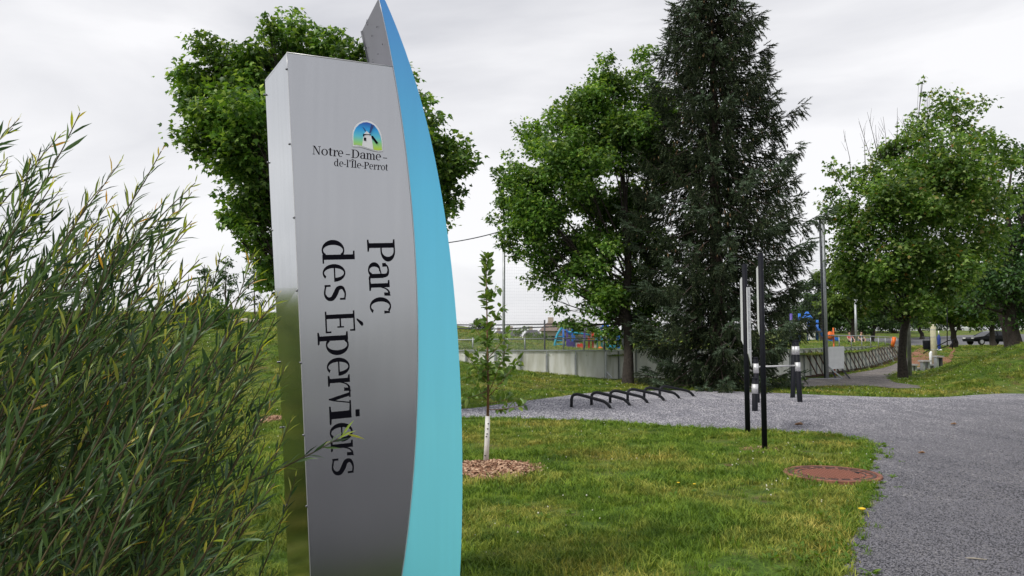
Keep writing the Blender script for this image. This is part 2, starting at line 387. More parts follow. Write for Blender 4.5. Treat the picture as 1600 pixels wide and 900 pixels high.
class MB:
    def __init__(s): s.v = []; s.f = []; s.sm = []
    def poly(s, pts, flip=False):
        i = len(s.v); s.v += [tuple(p) for p in pts]
        ids = list(range(i, i + len(pts)))
        s.f.append(ids[::-1] if flip else ids); s.sm.append(False)
    def hexa(s, b, t):
        """b, t: 4 bottom and 4 top points"""
        i = len(s.v); s.v += [tuple(p) for p in b] + [tuple(p) for p in t]
        for f in ((3, 2, 1, 0), (4, 5, 6, 7), (0, 1, 5, 4), (1, 2, 6, 5), (2, 3, 7, 6), (3, 0, 4, 7)):
            s.f.append([i + k for k in f]); s.sm.append(False)
    def box(s, c, size, rz=0.0, ax=None):
        c = Vector(c); hx, hy, hz = [q / 2 for q in size]
        X = Vector((math.cos(rz), math.sin(rz), 0)); Y = Vector((-math.sin(rz), math.cos(rz), 0)); Z = Vector((0, 0, 1))
        if ax: X, Y, Z = ax
        b = [c + X * a * hx + Y * d * hy - Z * hz for a, d in ((-1, -1), (1, -1), (1, 1), (-1, 1))]
        s.hexa(b, [p + Z * 2 * hz for p in b])
    def bar(s, a, b, w, h=None, up=Vector((0, 0, 1))):
        a, b = Vector(a), Vector(b); h = h or w; d = (b - a).normalized()
        X = d.cross(up)
        if X.length < 1e-4: X = d.cross(Vector((0, 1, 0)))
        X.normalize(); Y = X.cross(d).normalized()
        s.hexa([a + X * i * w / 2 + Y * j * h / 2 for i, j in ((-1, -1), (1, -1), (1, 1), (-1, 1))],
               [b + X * i * w / 2 + Y * j * h / 2 for i, j in ((-1, -1), (1, -1), (1, 1), (-1, 1))])
    def tube(s, pts, radii, n=8, caps=True):
        pts = [Vector(p) for p in pts]
        if not hasattr(radii, '__len__'): radii = [radii] * len(pts)
        i0 = len(s.v); ref = None
        for k, p in enumerate(pts):
            d = (pts[min(k + 1, len(pts) - 1)] - pts[max(k - 1, 0)]).normalized()
            if ref is None:
                ref = d.orthogonal().normalized()
            X = (ref - d * ref.dot(d)).normalized(); ref = X; Y = d.cross(X)
            for q in range(n):
                a = 2 * math.pi * q / n
                s.v.append(tuple(p + (X * math.cos(a) + Y * math.sin(a)) * radii[k]))
        for k in range(len(pts) - 1):
            for q in range(n):
                a, b = i0 + k * n + q, i0 + k * n + (q + 1) % n
                s.f.append([a, b, b + n, a + n]); s.sm.append(True)
        if caps:
            s.f.append([i0 + q for q in range(n)][::-1]); s.sm.append(False)
            s.f.append([i0 + (len(pts) - 1) * n + q for q in range(n)]); s.sm.append(False)
    def lathe(s, c, prof, n=20):
        c = Vector(c); i0 = len(s.v)
        for r, z in prof:
            for q in range(n):
                a = 2 * math.pi * q / n; s.v.append((c.x + r * math.cos(a), c.y + r * math.sin(a), c.z + z))
        for k in range(len(prof) - 1):
            for q in range(n):
                a, b = i0 + k * n + q, i0 + k * n + (q + 1) % n
                s.f.append([a, b, b + n, a + n]); s.sm.append(True)
        s.f.append([i0 + (len(prof) - 1) * n + q for q in range(n)]); s.sm.append(False)
        s.f.append([i0 + q for q in range(n)][::-1]); s.sm.append(False)
    def prism(s, pts, off):
        """closed outline pts extruded by vector off"""
        pts = [Vector(p) for p in pts]; off = Vector(off); n = len(pts); i = len(s.v)
        s.v += [tuple(p) for p in pts] + [tuple(p + off) for p in pts]
        s.f.append([i + k for k in range(n)]); s.sm.append(False)
        s.f.append([i + n + k for k in range(n)][::-1]); s.sm.append(False)
        for k in range(n):
            a, b = i + k, i + (k + 1) % n
            s.f.append([a, a + n, b + n, b]); s.sm.append(False)
    def build(s, name, mat, parent=None, local=False):
        off = Vector((0, 0, 0)) if (parent is None or local) else root_loc(parent)
        me = bpy.data.meshes.new(name)
        me.from_pydata([tuple(Vector(v) - off) for v in s.v], [], s.f)
        me.polygons.foreach_set('use_smooth', s.sm); me.update()
        return link_mesh(name, me, mat, parent)
def part(name, mat, parent, fn, local=False):
    m = MB(); fn(m); return m.build(name, mat, parent, local)
def dup(o, parent=None):
    c = o.copy(); C.objects.link(c)
    if parent is not None: c.parent = parent
    for ch in list(o.children): dup(ch, c)
    return c
def rand_rots(n, tilt=None, rg=rng):
    """n random rotation matrices; tilt: standard deviation from upright normals"""
    yaw = rg.uniform(0, 2 * np.pi, n)
    if tilt is None:
        q = rg.normal(size=(n, 4)); q /= np.linalg.norm(q, axis=1)[:, None]
        w, x, y, z = q.T
        return np.stack([np.stack([1 - 2 * (y * y + z * z), 2 * (x * y - z * w), 2 * (x * z + y * w)], -1),
                         np.stack([2 * (x * y + z * w), 1 - 2 * (x * x + z * z), 2 * (y * z - x * w)], -1),
                         np.stack([2 * (x * z - y * w), 2 * (y * z + x * w), 1 - 2 * (x * x + y * y)], -1)], 1)
    p = rg.normal(0, tilt, n); r = rg.normal(0, tilt, n)
    cz, sz, cp, sp, cr, sr = np.cos(yaw), np.sin(yaw), np.cos(p), np.sin(p), np.cos(r), np.sin(r)
    O = np.zeros(n); I = np.ones(n)
    Rz = np.stack([np.stack([cz, -sz, O], -1), np.stack([sz, cz, O], -1), np.stack([O, O, I], -1)], 1)
    Rx = np.stack([np.stack([I, O, O], -1), np.stack([O, cp, -sp], -1), np.stack([O, sp, cp], -1)], 1)
    Ry = np.stack([np.stack([cr, O, sr], -1), np.stack([O, I, O], -1), np.stack([-sr, O, cr], -1)], 1)
    return Rz @ Rx @ Ry
def scatter(tv, tt, pos, rot, scl):
    tv = np.asarray(tv, float); tt = np.asarray(tt, int); n = len(pos)
    scl = np.asarray(scl, float)
    V = np.einsum('nij,kj->nki', rot, tv) * (scl[:, None, None] if scl.ndim == 1 else scl[:, None, :]) + np.asarray(pos)[:, None, :]
    T = tt[None] + (np.arange(n) * len(tv))[:, None, None]
    return V.reshape(-1, 3), T.reshape(-1, 3)
# leaf templates: tip along +Y, normal +Z, length 1
MAPLE_V = [(0, 0, 0), (.30, .05, -.04), (.52, .42, -.10), (.22, .45, .02), (0, 1.0, -.08), (-.22, .45, .02), (-.52, .42, -.10), (-.30, .05, -.04)]
MAPLE_T = [(0, 1, 3), (1, 2, 3), (0, 3, 5), (3, 4, 5), (0, 5, 7), (5, 6, 7)]
OVAL_V = [(0, 0, 0), (.28, .42, .05), (0, 1, -.06), (-.28, .42, .05)]
OVAL_T = [(0, 1, 2), (0, 2, 3)]
WILL_V = [(0, 0, 0), (.055, .32, .02), (.052, .62, .02), (.02, 1, -.08), (-.052, .62, .015), (-.055, .32, .02), (0, .32, -.005), (0, .62, -.01)]
WILL_T = [(0, 1, 6), (1, 2, 7), (1, 7, 6), (2, 3, 7), (3, 4, 7), (4, 5, 6), (4, 6, 7), (5, 0, 6)]

def rots_from_dirs(D, rollsd=1.0, rg=rng):
    """rotation matrices whose +Y goes along D, with random roll"""
    D = D / np.linalg.norm(D, axis=1)[:, None]
    up = np.tile(np.array([0, 0, 1.0]), (len(D), 1))
    X = np.cross(D, up); nx = np.linalg.norm(X, axis=1)[:, None]
    X = np.where(nx < 1e-3, np.array([1.0, 0, 0]), X / np.maximum(nx, 1e-6)); Z = np.cross(X, D)
    a = rg.normal(0, rollsd, len(D))[:, None]
    X2 = X * np.cos(a) + Z * np.sin(a); Z2 = np.cross(X2, D)
    return np.stack([X2, D, Z2], -1)

# ================================================================== GROUND
def grid_mesh(name, xs, ys, fn, mat):
    X, Y = np.meshgrid(xs, ys); Z = fn(X, Y)
    V = np.stack([X, Y, Z], -1).reshape(-1, 3); nx = len(xs); ny = len(ys)
    i = (np.arange(ny - 1)[:, None] * nx + np.arange(nx - 1)[None]).ravel()
    T = np.concatenate([np.stack([i, i + 1, i + nx + 1], -1), np.stack([i, i + nx + 1, i + nx], -1)])
    o = np_mesh(name, V, T, mat, smooth=True); return o
xs = np.concatenate([np.linspace(-900, -70, 12), np.linspace(-62, -22, 14), np.arange(-20, 46, .7), np.linspace(48, 140, 24), np.linspace(170, 900, 10)])
ys = np.concatenate([np.linspace(-300, -20, 8), np.arange(-15, 17, 2.0), np.arange(17, 60, .7), np.arange(61, 130, 2.5), np.linspace(140, 1500, 16)])
ground = tag(grid_mesh('ground', xs, ys, low, M['ground']), kind='structure', label='patchy green and straw coloured lawn')
# raised field behind the boards
fx = np.concatenate([np.arange(-7, 27.4, .55), [27.5]]); ft = np.concatenate([[0.06], np.arange(.6, 30, .9), np.arange(31, 100, 3.0), np.linspace(110, 1400, 14)])
X, Tt = np.meshgrid(fx, ft); Yb = np.interp(X, BX, BY) + Tt
V = np.stack([X, Yb, field(X, Yb) + .01], -1).reshape(-1, 3); nx = len(fx)
i = (np.arange(len(ft) - 1)[:, None] * nx + np.arange(nx - 1)[None]).ravel()
T = np.concatenate([np.stack([i, i + 1, i + nx + 1], -1), np.stack([i, i + nx + 1, i + nx], -1)])
tag(np_mesh('field', V, T, M['ground'], smooth=True), kind='structure', label='raised grass field behind the white boards')

def jag(pts, step=.25, amp=.05):
    o = []
    n = len(pts)
    for k in range(n):
        a = Vector(pts[k]); b = Vector(pts[(k + 1) % n]); m = max(1, int((b - a).length / step))
        if (b - a).length > 25: m = 1
        for q in range(m):
            p = a.lerp(b, q / m); o.append(Vector((p.x + random.uniform(-amp, amp), p.y + random.uniform(-amp, amp), p.z)))
    return o
def smooth_px(px, n=6):
    o = []
    for k in range(len(px) - 1):
        p0 = px[max(k - 1, 0)]; p1 = px[k]; p2 = px[k + 1]; p3 = px[min(k + 2, len(px) - 1)]
        for q in range(n):
            t = q / n
            o.append(tuple(.5 * ((2 * p1[c]) + (-p0[c] + p2[c]) * t + (2 * p0[c] - 5 * p1[c] + 4 * p2[c] - p3[c]) * t * t + (-p0[c] + 3 * p1[c] - 3 * p2[c] + p3[c]) * t ** 3) for c in range(2)))
    o.append(tuple(px[-1])); return o
PZ = .012
up_edge = [(640, 641), (722, 640), (790, 631), (860, 622), (930, 614), (1010, 611), (1100, 611), (1200, 614), (1290, 618), (1440, 622), (1520, 618), (1600, 612), (1680, 603), (1850, 592)]
lo_edge = [(1325, 905), (1328, 860), (1342, 805), (1366, 768), (1370, 752), (1360, 738), (1366, 705), (1350, 690), (1300, 680), (1230, 676), (1140, 672), (1050, 667), (960, 661), (880, 657), (800, 654), (722, 654), (640, 655)]
U = [G(x, y, 0) for x, y in smooth_px(up_edge)]
Lw = [G(x, y, 0) for x, y in smooth_px(lo_edge)]
poly = U + [Vector((40, 22, 0)), Vector((40, -30, 0)), Vector((-12, -30, 0)), Vector((-9, -4, 0)), Vector((-4, 1.2, 0)), Vector((-1.2, 3.2, 0)), Vector((.6, 3.75, 0)), Vector((1.7, 4.2, 0))] + Lw
poly = jag(poly, .12, .03)
gravel_poly = np.array([(p.x, p.y) for p in poly])
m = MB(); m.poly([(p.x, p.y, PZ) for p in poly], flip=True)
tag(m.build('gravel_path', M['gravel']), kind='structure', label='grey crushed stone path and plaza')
def inside(pts, pg):
    x, y = pts[:, 0], pts[:, 1]; r = np.zeros(len(x), bool); n = len(pg)
    x1, y1 = pg[:, 0], pg[:, 1]; x2, y2 = np.roll(x1, -1), np.roll(y1, -1)
    for k in range(n):
        c = ((y1[k] > y) != (y2[k] > y))
        if c.any():
            r ^= c & (x < (x2[k] - x1[k]) * (y - y1[k]) / (y2[k] - y1[k] + 1e-12) + x1[k])
    return r
tr_px = [(1195, 601), (1240, 597), (1290, 592), (1340, 583), (1380, 576), (1405, 570), (1425, 566), (1428, 572), (1412, 578), (1398, 584), (1385, 592), (1398, 599), (1440, 604), (1440, 608), (1400, 608), (1350, 604), (1300, 604), (1240, 607), (1195, 608)]
tp = [G(x, y, 0) for x, y in tr_px]; tp = jag(tp, .4, .07)
trail_poly = np.array([(p.x, p.y) for p in tp])
m = MB(); m.poly([(p.x, p.y, max(.02, float(low(p.x, p.y)) + .03)) for p in tp], flip=False)
tag(m.build('footpath', M['trail']), kind='structure', label='brownish gravel footpath beside the white boards')
# red dirt patch and asphalt drive far right
def patch(name, px, mat, label, z=.85, dz=.04):
    pts = jag([G(x, y, z) for x, y in px], .8, .1)
    mm = MB(); mm.poly([(p.x, p.y, float(low(p.x, p.y)) + dz) for p in pts]); return tag(mm.build(name, mat), kind='structure', label=label)
patch('dirt_patch', [(1420, 549), (1440, 545.5), (1475, 544.5), (1493, 546.5), (1484, 551), (1460, 554.5), (1422, 554)], M['dirt'], 'reddish bare dirt patch below the path', z=.75)
patch('pavement', [(1340, 541.2), (1420, 541.3), (1500, 540.8), (1640, 540.8), (1640, 538.8), (1500, 538.9), (1420, 539.2), (1340, 539.2)], M['asphalt'], 'narrow asphalt park drive', z=.85, dz=.06)

# ================================================================== PARK SIGN
A = P(448, 82, 4.2)
def at_z(px, py, z):
    r = ray(px, py); return CAM + r * ((z - EYE) / r.z)
Cc = at_z(613, 104, A.z); B = at_z(414, 125, A.z)
AC = (Cc - A); AC.z = 0; AB = B - A
UX = AC.normalized(); NZ = Vector((UX.y, -UX.x, 0))      # NZ points to the viewer
if NZ.dot(CAM - A) < 0: NZ = -NZ
DEP = -AB.dot(NZ); BACK = -NZ * DEP
def SP(px, py, off=0.0):
    """point on the sign's front plane (off metres in front of it)"""
    r = ray(px, py); o = A + NZ * off
    return CAM + r * ((o - CAM).dot(NZ) / r.dot(NZ))
def SB(px, py):
    r = ray(px, py); o = A + BACK
    return CAM + r * ((o - CAM).dot(NZ) / r.dot(NZ))
sgn = thing('park_sign', (A.x + .3, A.y + .2, 0), 'tall grey metal park sign with curved blue fin and vertical black lettering', 'sign')
def fitline(px, deg, n=36):
    px = np.array(px, float); c = np.polyfit(px[:, 1] / 500, px[:, 0], deg)
    return [(float(np.polyval(c, y / 500)), float(y)) for y in np.linspace(px[0, 1], px[-1, 1], n)]
Ledge = smooth_px([(448, 82), (453, 180), (459, 300), (465.5, 450), (472, 600), (478.5, 750), (485, 900), (489.5, 1000)], 3)
Bedge = smooth_px([(414, 125), (418, 210), (422, 300), (429.5, 450), (437.5, 600), (444, 750), (450, 900), (454.5, 1000)], 3)
Fin_L = fitline([(592, -3), (601, 38), (608, 73), (614, 104), (622, 150), (632, 225), (643, 300), (649.5, 400), (652.5, 500), (652, 600), (648.5, 700), (641, 800), (628.5, 900), (612, 990)], 4)
Fin_R = fitline([(597, -8), (603, 3), (620, 43), (634, 77), (650, 127), (667, 190), (677, 240), (687, 300), (699, 367), (708, 433), (713, 483), (717, 550), (720, 600), (722, 700), (722.3, 767), (721, 833), (718, 900), (713, 985)], 4)
FinL_box = [(613.0, 104.0)] + [p for p in Fin_L if p[1] > 108]
def fp(m):
    L = [SP(x, y) for x, y in Ledge]; Rr = [SP(x, y, 0) for x, y in FinL_box]
    m.prism([p for p in L] + [p for p in Rr[::-1]], -NZ * .006)
front = part('front_panel', M['alu'], sgn, fp)
def side(m):
    n = len(Ledge)
    for k in range(n - 1):
        a, b = SP(*Ledge[k]), SP(*Ledge[k + 1]); c, d = SB(*Bedge[k + 1]), SB(*Bedge[k])
        i = -NZ * .003
        m.poly([a + i, b + i, c, d])
part('side_panel', M['alu_side'], sgn, side)
def top(m):
    a, c = SP(448, 82) - NZ * .008, SP(613, 104) - NZ * .008
    b = SB(414, 125); m.poly([p - Vector((0, 0, .012)) for p in (a, c, c + BACK, b)])
    bk = [SB(x, y) for x, y in Bedge]; m.poly(bk + [p + BACK for p in [SP(x, y) for x, y in FinL_box][::-1]])
part('back_panel', M['alu_dull'], sgn, top)
trim = part('corner_trim', M['silver'], sgn, lambda m: (m.tube([SP(448, 82), SP(613, 104)], .0035, 6), m.tube([SP(x, y) for x, y in Ledge], .0022, 6)))
PO = .005
def finf(m):
    L = [SP(x, y, PO) for x, y in Fin_L]; Rr = [SP(x, y, PO) for x, y in Fin_R]
    m.prism(L + Rr[::-1], -NZ * .01)
fin = part('fin', M['blue'], sgn, finf)
def fins(m):
    o1 = -NZ * .0052
    for E in (Fin_L, Fin_R):
        for k in range(len(E) - 1):
            a, b = SP(*E[k], PO) + o1, SP(*E[k + 1], PO) + o1
            m.poly([a, b, b + BACK, a + BACK])
    m.poly([SP(x, y, PO) + BACK for x, y in Fin_L] + [SP(x, y, PO) + BACK for x, y in Fin_R[::-1]])
part('fin_body', M['alu_dull'], fin, fins)
def fl(m):
    pts = [SP(x, y, PO) + BACK for x, y in Fin_L if y < 140]
    m.tube(pts, .009, 6)
part('fin_flange', M['galvdark'], fin, fl)
def specks(m):
    rd = random.Random(3)
    for k in range(16):
        e = Fin_L[rd.randint(0, 3)]; f = rd.uniform(.1, .9); p = SP(e[0], e[1] + rd.uniform(0, 12), PO) + BACK * f - UX * .004; s_ = rd.uniform(.003, .007)
        m.box(p, (.002, s_, s_ * rd.uniform(.8, 2.2)), math.atan2(UX.y, UX.x))
part('dirt_speck', M['ink'], fin, specks)['kind'] = 'stuff'
part('fin_edge_trim', M['silver'], fin, lambda m: m.tube([SP(x, y, PO) for x, y in Fin_L], .0018, 5))
for k, (x, y) in enumerate([(446.5, 108), (415.5, 148), (451, 225), (421, 254), (458, 340), (427, 360), (462.5, 454), (432, 464), (436.5, 566), (468.5, 567), (440.5, 668), (473, 680), (478, 791), (446, 790)]):
    isf = min(abs(x - np.interp(y, [p[1] for p in Ledge], [p[0] for p in Ledge])), 99) < 8
    c = SP(x + 2, y) if isf else SB(x - 1.5, y)
    dd = (-UX) if True else NZ
    q = MB(); q.tube([c - dd * .004, c + dd * .006, c + dd * .009], [.0065, .0065, .003], 8); q.build('screw', M['screw'], sgn)

# ---- serif glyphs (cap height 1); each is a list of flat pieces
XH = .74; ST = .15; TN = .05
def rect(a, b, c, d): return [(a, b), (c, b), (c, d), (a, d)]
def ring(cx, cy, rx, ry, wx, wt, a0, a1, n=26):
    o, i = [], []
    for k in range(n + 1):
        a = math.radians(a0 + (a1 - a0) * k / n)
        o.append((cx + rx * math.cos(a), cy + ry * math.sin(a))); i.append((cx + (rx - wx) * math.cos(a), cy + (ry - wt) * math.sin(a)))
    return ('strip', o, i)
def stroke(pts, ws):
    P2 = smooth_px(pts, 6); W2 = [np.interp(k, [j * 6 for j in range(len(ws))], ws) for k in range(len(P2))]
    o, i = [], []
    for k, p in enumerate(P2):
        a = P2[max(k - 1, 0)]; b = P2[min(k + 1, len(P2) - 1)]; dx, dy = b[0] - a[0], b[1] - a[1]; L = math.hypot(dx, dy) or 1
        nx_, ny_ = -dy / L, dx / L; w = W2[k] / 2
        o.append((p[0] + nx_ * w, p[1] + ny_ * w)); i.append((p[0] - nx_ * w, p[1] - ny_ * w))
    return ('strip', o, i)
def lstem(x, y0, y1, foot=True, head=True):
    g = [rect(x, y0, x + ST, y1)]
    if head: g.append([(x - .11, y1 - TN), (x, y1 - TN - .02), (x, y1), (x - .11, y1)])
    if foot: g += [[(x - .11, y0), (x, y0), (x, y0 + TN + .02), (x - .11, y0 + TN)], [(x + ST, y0), (x + ST + .11, y0), (x + ST + .11, y0 + TN), (x + ST, y0 + TN + .02)]]
    return g
GL = {}
GL['o'] = [ring(.34, .37, .34, .385, .145, .05, 0, 360, 36)]
GL['c'] = [ring(.32, .37, .32, .385, .15, .05, 52, 312), [(.47, .50), (.57, .50), (.555, .71), (.49, .69)]]
GL['e'] = [ring(.33, .37, .33, .385, .15, .05, 0, 308, 34), rect(.12, .365, .655, .41)]
GL['d'] = [ring(.31, .37, .31, .385, .15, .05, 48, 312), rect(.44, 0, .59, 1.1), [(.33, 1.05), (.44, 1.04), (.44, 1.1), (.33, 1.1)], rect(.59, 0, .70, TN)]
GL['p'] = lstem(.11, -.28, XH) + [ring(.39, .37, .31, .385, .15, .05, -132, 132)]
GL['r'] = lstem(.11, 0, XH) + [stroke([(.25, .42), (.31, .60), (.42, .70), (.53, .70)], [.03, .045, .06, .08]), [(.44, .53), (.56, .53), (.575, .76), (.46, .72)]]
GL['s'] = [stroke([(.47, .69), (.30, .715), (.13, .63), (.15, .48), (.31, .385), (.45, .27), (.45, .12), (.30, .025), (.07, .07)], [.05, .055, .10, .14, .16, .14, .10, .055, .05]),
           rect(.44, .53, .50, .72), rect(.03, .03, .09, .23)]
GL['a'] = [ring(.27, .21, .25, .225, .14, .05, 75, 330), stroke([(.28, .42), (.36, .44), (.42, .45)], [.045, .04, .04]), rect(.39, .09, .53, .52),
           stroke([(.08, .60), (.17, .69), (.30, .715), (.43, .66), (.46, .50)], [.05, .05, .06, .10, .14]), rect(.05, .51, .17, .64), stroke([(.46, .12), (.50, .04), (.62, .03)], [.13, .08, .04])]
GL['v'] = [[(.06, XH), (.22, XH), (.42, .13), (.36, 0), (.31, 0)], [(.36, 0), (.42, .13), (.58, XH), (.525, XH), (.33, .0)], rect(0, XH - TN, .29, XH), rect(.43, XH - TN, .67, XH)]
GL['i'] = lstem(.11, 0, XH) + [rect(.105, .88, .25, 1.02)]
GL['l'] = lstem(.11, 0, 1.1)
GL['t'] = [rect(.12, .12, .27, .92), rect(0, XH - TN, .42, XH), stroke([(.195, .14), (.25, .045), (.40, .04)], [.15, .09, .04])]
GL['P'] = lstem(.11, 0, 1.0) + [ring(.36, .735, .33, .265, .15, .05, -90, 90), rect(.2, .47, .37, .52), rect(.2, .95, .37, 1.0)]
GL['D'] = [rect(.11, 0, .26, 1), rect(0, 0, .11, TN), rect(0, 1 - TN, .11, 1), ring(.36, .5, .5, .5, .15, .05, -90, 90), rect(.2, 0, .37, .05), rect(.2, .95, .37, 1.)]
GL['E'] = [rect(.11, 0, .26, 1), rect(0, 0, .11, TN), rect(0, 1 - TN, .11, 1), rect(.26, 0, .74, TN), rect(.26, 1 - TN, .70, 1), rect(.26, .48, .57, .53),
           rect(.68, .05, .74, .19), rect(.64, .83, .70, .95), rect(.52, .40, .57, .62)]
GL['É'] = GL['E'] + [[(.27, 1.07), (.34, 1.07), (.56, 1.24), (.50, 1.29), (.42, 1.27)]]
GL['N'] = [rect(.12, 0, .175, 1), rect(.76, 0, .815, 1), [(.10, 1), (.27, 1), (.815, .10), (.815, 0), (.72, 0)], rect(0, 0, .30, TN), rect(0, 1 - TN, .12, 1), rect(.64, 1 - TN, .94, 1)]
GL['m'] = lstem(.11, 0, XH) + [rect(.50, 0, .65, .56), rect(.89, 0, 1.04, .56), rect(.42, 0, .73, TN), rect(.81, 0, 1.15, TN),
           stroke([(.25, .58), (.35, .69), (.48, .69), (.575, .54)], [.04, .06, .09, .15]), stroke([(.64, .58), (.74, .69), (.87, .69), (.965, .54)], [.04, .06, .09, .15])]
GL['Î'] = [rect(.14, 0, .29, 1), rect(.02, 0, .41, TN), rect(.02, 1 - TN, .41, 1), [(.02, 1.08), (.10, 1.08), (.215, 1.19), (.33, 1.08), (.41, 1.08), (.25, 1.28), (.18, 1.28)]]
GL["'"] = [[(.03, 1.1), (.17, 1.1), (.13, .78), (.07, .78)]]
GL['-'] = [rect(0, .30, .36, .38)]
def glyph_bounds(g):
    xs_ = []
    for q in g:
        pts = q[1] + q[2] if q[0] == 'strip' else q
        xs_ += [p[0] for p in pts]
    return min(xs_), max(xs_)
def put_glyph(ch, org, ex, ey, width, cap):
    """org: start of the glyph on its baseline; ex/ey unit vectors; width of its box, cap height"""
    g = GL[ch]; a, b = glyph_bounds(g); kx = width / (b - a); q = MB(); z = .0016
    for piece in g:
        z += .00012
        f = lambda p: org + ex * ((p[0] - a) * kx) + ey * (p[1] * cap) + NZ * z
        if piece[0] == 'strip':
            o, i = piece[1], piece[2]
            for k in range(len(o) - 1): q.poly([f(o[k]), f(o[k + 1]), f(i[k + 1]), f(i[k])])
        else: q.poly([f(p) for p in piece])
    o = q.build('letter', M['ink'], front); return o
def vert_text(items, b0, b1, capx):
    p0, p1 = SP(*b0), SP(*b1); ex = (p1 - p0).normalized(); ey = ex.cross(NZ) * -1
    if ey.dot(UX) < 0: ey = -ey
    cap = (SP(b0[0] + capx, b0[1]) - p0).dot(ey)
    for ch, y0, y1 in items:
        t0 = (y0 - b0[1]) / (b1[1] - b0[1]); t1 = (y1 - b0[1]) / (b1[1] - b0[1])
        q0, q1 = SP(b0[0] + (b1[0] - b0[0]) * t0, y0), SP(b0[0] + (b1[0] - b0[0]) * t1, y1)
        put_glyph(ch, q0, ex, ey, (q1 - q0).length, cap)
vert_text([('P', 374.5, 409.5), ('a', 410, 439.5), ('r', 438.5, 463.5), ('c', 465, 491)], (573.3, 375), (579, 490), 43)
vert_text([('d', 375, 412), ('e', 413, 441), ('s', 445.5, 471), ('É', 487, 521), ('p', 519.5, 556), ('e', 560, 588.5), ('r', 587.5, 613.5), ('v', 613, 636), ('i', 635.5, 664), ('e', 662.5, 692), ('r', 690.5, 715), ('s', 717.5, 744)],
          (502.5, 375), (519, 744), 46)
def hor_text(items, b0, b1, cap):
    ey = Vector((0, 0, 1)); ex = UX
    capw = (SP(b0[0], b0[1] - cap) - SP(*b0)).z
    z0 = SP(*b0).z; z1 = SP(*b1).z
    for ch, x0, x1 in items:
        t = (x0 - b0[0]) / (b1[0] - b0[0]); y = b0[1] + (b1[1] - b0[1]) * t
        q0, q1 = SP(x0, y), SP(x1, y); put_glyph(ch, q0, ex, ey, (q1 - q0).dot(UX), capw)
hor_text([('N', 488.3, 501), ('o', 502, 512.3), ('t', 512.8, 519.6), ('r', 520.2, 528), ('e', 528, 536.3), ('-', 540.3, 547), ('D', 549, 561.4), ('a', 562.6, 571.8), ('m', 572, 586.5), ('e', 587, 595.3), ('-', 598.3, 604.7)], (489, 241), (604, 251.6), 13.3)
hor_text([('d', 522, 529.3), ('e', 530, 536.6), ('-', 537.2, 540.6), ('l', 541, 545), ("'", 545.8, 547.6), ('Î', 548.4, 553), ('l', 553.2, 557.2), ('e', 557.8, 564.6), ('-', 565, 568.2), ('P', 568.6, 576.6), ('e', 577, 583.2), ('r', 583.6, 589), ('r', 589.3, 594.8), ('o', 595.3, 601.6), ('t', 601.8, 606)], (522, 259.3), (605, 266.6), 10.6)

# ---- emblem with windmill (coordinates read from the print)
def zc(x, y): return (480 + x / 9.0, 180 + y / 9.0)
def epoly(name, pts, mat, off, parent):
    q = MB(); q.prism([SP(*zc(x, y), off) for x, y in pts], -NZ * .0008); return q.build(name, mat, parent)
arch = [(640, 440), (634, 300), (638, 235), (665, 165), (715, 110), (775, 82), (835, 74), (895, 88), (955, 125), (1010, 195), (1045, 275), (1060, 360), (1065, 508), (1000, 512), (920, 498), (830, 470), (740, 442)]
arch_in = [(652, 415), (650, 300), (656, 240), (685, 175), (735, 125), (790, 102), (840, 98), (890, 112), (945, 145), (992, 205), (1025, 280), (1045, 360), (1052, 490), (990, 494), (920, 480), (830, 450), (745, 424), (700, 415)]
emb = epoly('emblem', [(x + 4, y + 8) for x, y in arch], M['greyprint'], .0022, front)
epoly('emblem_rim', arch, M['white'], .0034, emb)
def sky_print():
    m_, n, l, b = newmat('emblem_gradient_print')
    geo = n.new('ShaderNodeNewGeometry'); s = n.new('ShaderNodeSeparateXYZ'); l.new(geo.outputs['Position'], s.inputs[0])
    zt = SP(*zc(840, 98)).z; zb = SP(*zc(840, 480)).z
    mr = n.new('ShaderNodeMapRange'); mr.inputs[1].default_value = zb; mr.inputs[2].default_value = zt; l.new(s.outputs[2], mr.inputs[0])
    r = n.new('ShaderNodeValToRGB'); e = r.color_ramp.elements
    while len(e) < 5: e.new(.5)
    for i, (p, c) in enumerate([(0., (.55, .75, .02)), (.25, (.30, .72, .28)), (.45, (.12, .62, .75)), (.72, (.01, .38, .85)), (1., (.005, .05, .40))]): e[i].position = p; e[i].color = c + (1,)
    l.new(mr.outputs[0], r.inputs[0]); l.new(r.outputs[0], b.inputs['Base Color']); b.inputs['Roughness'].default_value = .4
    return m_
epoly('emblem_sky', arch_in, sky_print(), .0046, emb)
epoly('windmill_tower', [(770, 436), (790, 300), (800, 275), (885, 275), (905, 310), (932, 484), (870, 468), (820, 450)], M['white'], .0058, emb)
epoly('windmill_cap', [(790, 272), (835, 222), (895, 275)], M['white'], .0059, emb)
epoly('cap_edge', [(786, 262), (895, 268), (895, 282), (840, 272), (806, 280), (800, 300), (786, 298)], M['ink'], .0071, emb)
epoly('windmill_window', [(797, 312), (830, 316), (830, 362), (797, 356)], M['ink'], .0071, emb)
navy = plain('navy_print', (.01, .05, .22), .4)
epoly('windmill_sail', [(775, 165), (800, 180), (828, 218), (812, 226), (795, 190)], navy, .0071, emb)
epoly('windmill_sail', [(900, 128), (940, 142), (890, 258), (872, 250)], navy, .0071, emb)
epoly('windmill_sail', [(905, 290), (925, 290), (1000, 390), (988, 396), (978, 408), (905, 318)], M['ink'], .0071, emb)

